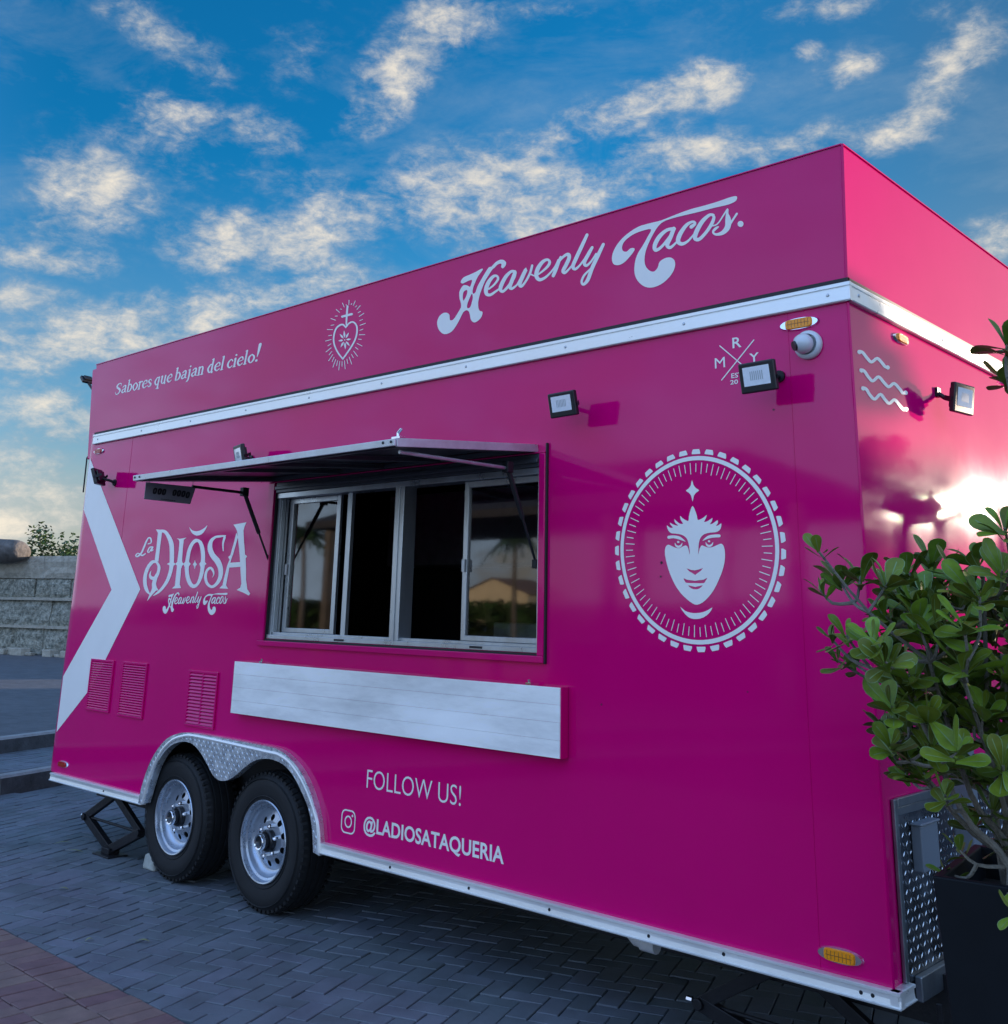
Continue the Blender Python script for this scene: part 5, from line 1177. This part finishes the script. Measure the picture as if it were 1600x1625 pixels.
def hedge(name, label, A, B, h, w_, seed, n=6000, ls=.16):
    r_ = random.Random(seed); A, B = Vector(A), Vector(B); d = (B-A); nrm_ = Vector((-d.y, d.x, 0)).normalized(); m_ = MB()
    t = thing(name, label, 'hedge', A)
    for i in range(n):
        u = r_.random(); hh = h*(.90+.14*noise.noise(Vector((u*d.length*.5, seed, 0)))); p = A+d*u+nrm_*r_.uniform(-w_, w_)+Vector((0, 0, hh*r_.random()**.6))
        q_ = Vector((r_.uniform(-1, 1), r_.uniform(-1, 1), r_.uniform(-1, 1))).normalized(); v = q_.orthogonal().normalized(); l = ls*r_.uniform(.6, 1.3); m_.add([p-q_*l, p-v*l*.5, p+q_*l, p+v*l*.5], [(0, 1, 2, 3)], 0, r_.random())
    m_.build('foliage', 'foliage', t, fix=False)
    m_ = MB()
    for k in range(int(d.length/1.2)): p = A+d*(k*1.2/d.length); m_.tube([p, p+Vector((0, 0, h*.7))], .04, 5)
    m_.build('stem', 'trunk', t)
hedge('hedge', 'tall dense hedge closing the yard on the sunny side', sunside(0, 32)-Vector((cos(SUN_AZ), -sin(SUN_AZ), 0))*16, sunside(0, 32)+Vector((cos(SUN_AZ), -sin(SUN_AZ), 0))*22, 5.0, .8, 5, 26000, .34)
hedge('hedge', 'long dark hedge far across the yard opposite the trailer', (-75, -38, -.5), (10, -60, -.5), 3.0, 1.5, 6, 9000, .5)
pav = thing('pavilion', 'open pavilion with dark roof on posts facing the serving side', 'pavilion', (-11, -12, 0))
b = MB(); PZ = .68; V = [(-17, -10, 2.75), (-5.2, -10, 2.75), (-5.2, -14.4, 2.75), (-17, -14.4, 2.75), (-14.5, -12.2, 3.75), (-7.5, -12.2, 3.75)]
V = [(x, y, z+PZ) for x, y, z in V]; b.add(V+[(x, y, z-.14) for x, y, z in V[:4]], [(0, 1, 5, 4), (1, 2, 5), (2, 3, 4, 5), (3, 0, 4), (0, 6, 7, 1), (1, 7, 8, 2), (2, 8, 9, 3), (3, 9, 6, 0), (6, 9, 8, 7)]); b.build('roof', 'thatch', pav)
for (x, y) in ((-16.6, -10.4), (-12.7, -10.4), (-9.0, -10.4), (-5.6, -10.4), (-16.6, -14), (-5.6, -14), (-11, -14)):
    b = MB(); b.box((x-.09, y-.09, 0), (x+.09, y+.09, 2.62+PZ)); b.build('post', 'trunk', pav)
b = MB(); b.box((-14.5, -13.2, 0), (-7.5, -12.6, 1.05)); b.box((-14.6, -13.3, 1.05), (-7.4, -12.4, 1.10)); b.build('bar_counter', 'trunk', pav)
def palm(x, y, h, seed, label):
    r_ = random.Random(seed); t = thing('palm_tree', label, 'palm tree', (x, y, -.5), 'palms across the yard'); b = MB(); pts = [Vector((x, y, -.5)), Vector((x+r_.uniform(-.3, .3), y, h*.5)), Vector((x+r_.uniform(-.5, .5), y+r_.uniform(-.4, .4), h))]; tp = pts[-1]
    b.tube(crom(pts, 4), [.17-.008*i for i in range(9)], 8); b.build('trunk', 'trunk', t, smooth=True); m_ = MB()
    for k in range(22):
        a = k*2.4; el = r_.uniform(-.2, 1.1); l = r_.uniform(1.7, 2.3); dx = Vector((cos(a), sin(a), 0)); prev = None
        for i in range(9):
            s_ = i/8; p = tp+dx*(l*s_*cos(el*(1-s_)))+Vector((0, 0, l*(sin(el)*s_-.75*s_*s_))); sd_ = Vector((-sin(a), cos(a), 0))
            if prev is not None:
                for sg_ in (-1, 1): e_ = sd_*sg_*.42*sin(pi*min(.95, s_+.08))+dx*.12-Vector((0, 0, .22)); m_.add([prev, p, p+e_*.5+Vector((0, 0, .02)), p+e_, prev+e_*.7], [(0, 1, 2, 3, 4)], 0, r_.random())
            prev = p
    m_.build('crown', 'foliage', t, fix=False)
palm(-38.6, -40.8, 5.9, 41, 'tall palm right of the cream house across the yard'); palm(-46.5, -32, 5.7, 42, 'tall palm standing alone at the far left of the yard'); palm(-24, -40, 7.2, 43, 'tallest palm behind the pavilion'); palm(-52, -30, 5.4, 44, 'short palm at the far end of the yard')
HO = Vector((-79, -82, -.9))-Vector((-38, -38, 0))
hs = thing('house', 'cream house with brown gabled roof lit by the low sun across the yard', 'house', Vector((-38, -40, -.5))+HO)
b = MB(); b.box((-43, -44, -.5), (-33, -38, 4.6)); b.add([(-43, -38, 4.6), (-33, -38, 4.6), (-38, -38, 6.2)], [(0, 1, 2)]); b.v = [v+HO for v in b.v]; b.build('wall', 'plaster', hs)
b = MB(); b.add([(-43.4, -37.6, 4.55), (-38, -37.6, 6.35), (-38, -44.4, 6.35), (-43.4, -44.4, 4.55), (-32.6, -37.6, 4.55), (-32.6, -44.4, 4.55)], [(0, 1, 2, 3), (1, 4, 5, 2)]); b.v = [v+HO for v in b.v]; b.build('roof', 'tile', hs)
for xx in (-41, -38, -35.4):
    b = MB(); b.box((xx-.5, -38.0, .9), (xx+.5, -37.94, 2.2)); b.v = [v+HO for v in b.v]; w_ = b.build('window', 'plaster', hs); b = MB(); b.box((xx-.42, -37.94, .98), (xx+.42, -37.92, 2.12)); b.v = [v+HO for v in b.v]; b.build('pane', 'black', w_)
print('bricks', len(bricks), 'leaves', len(leaves))
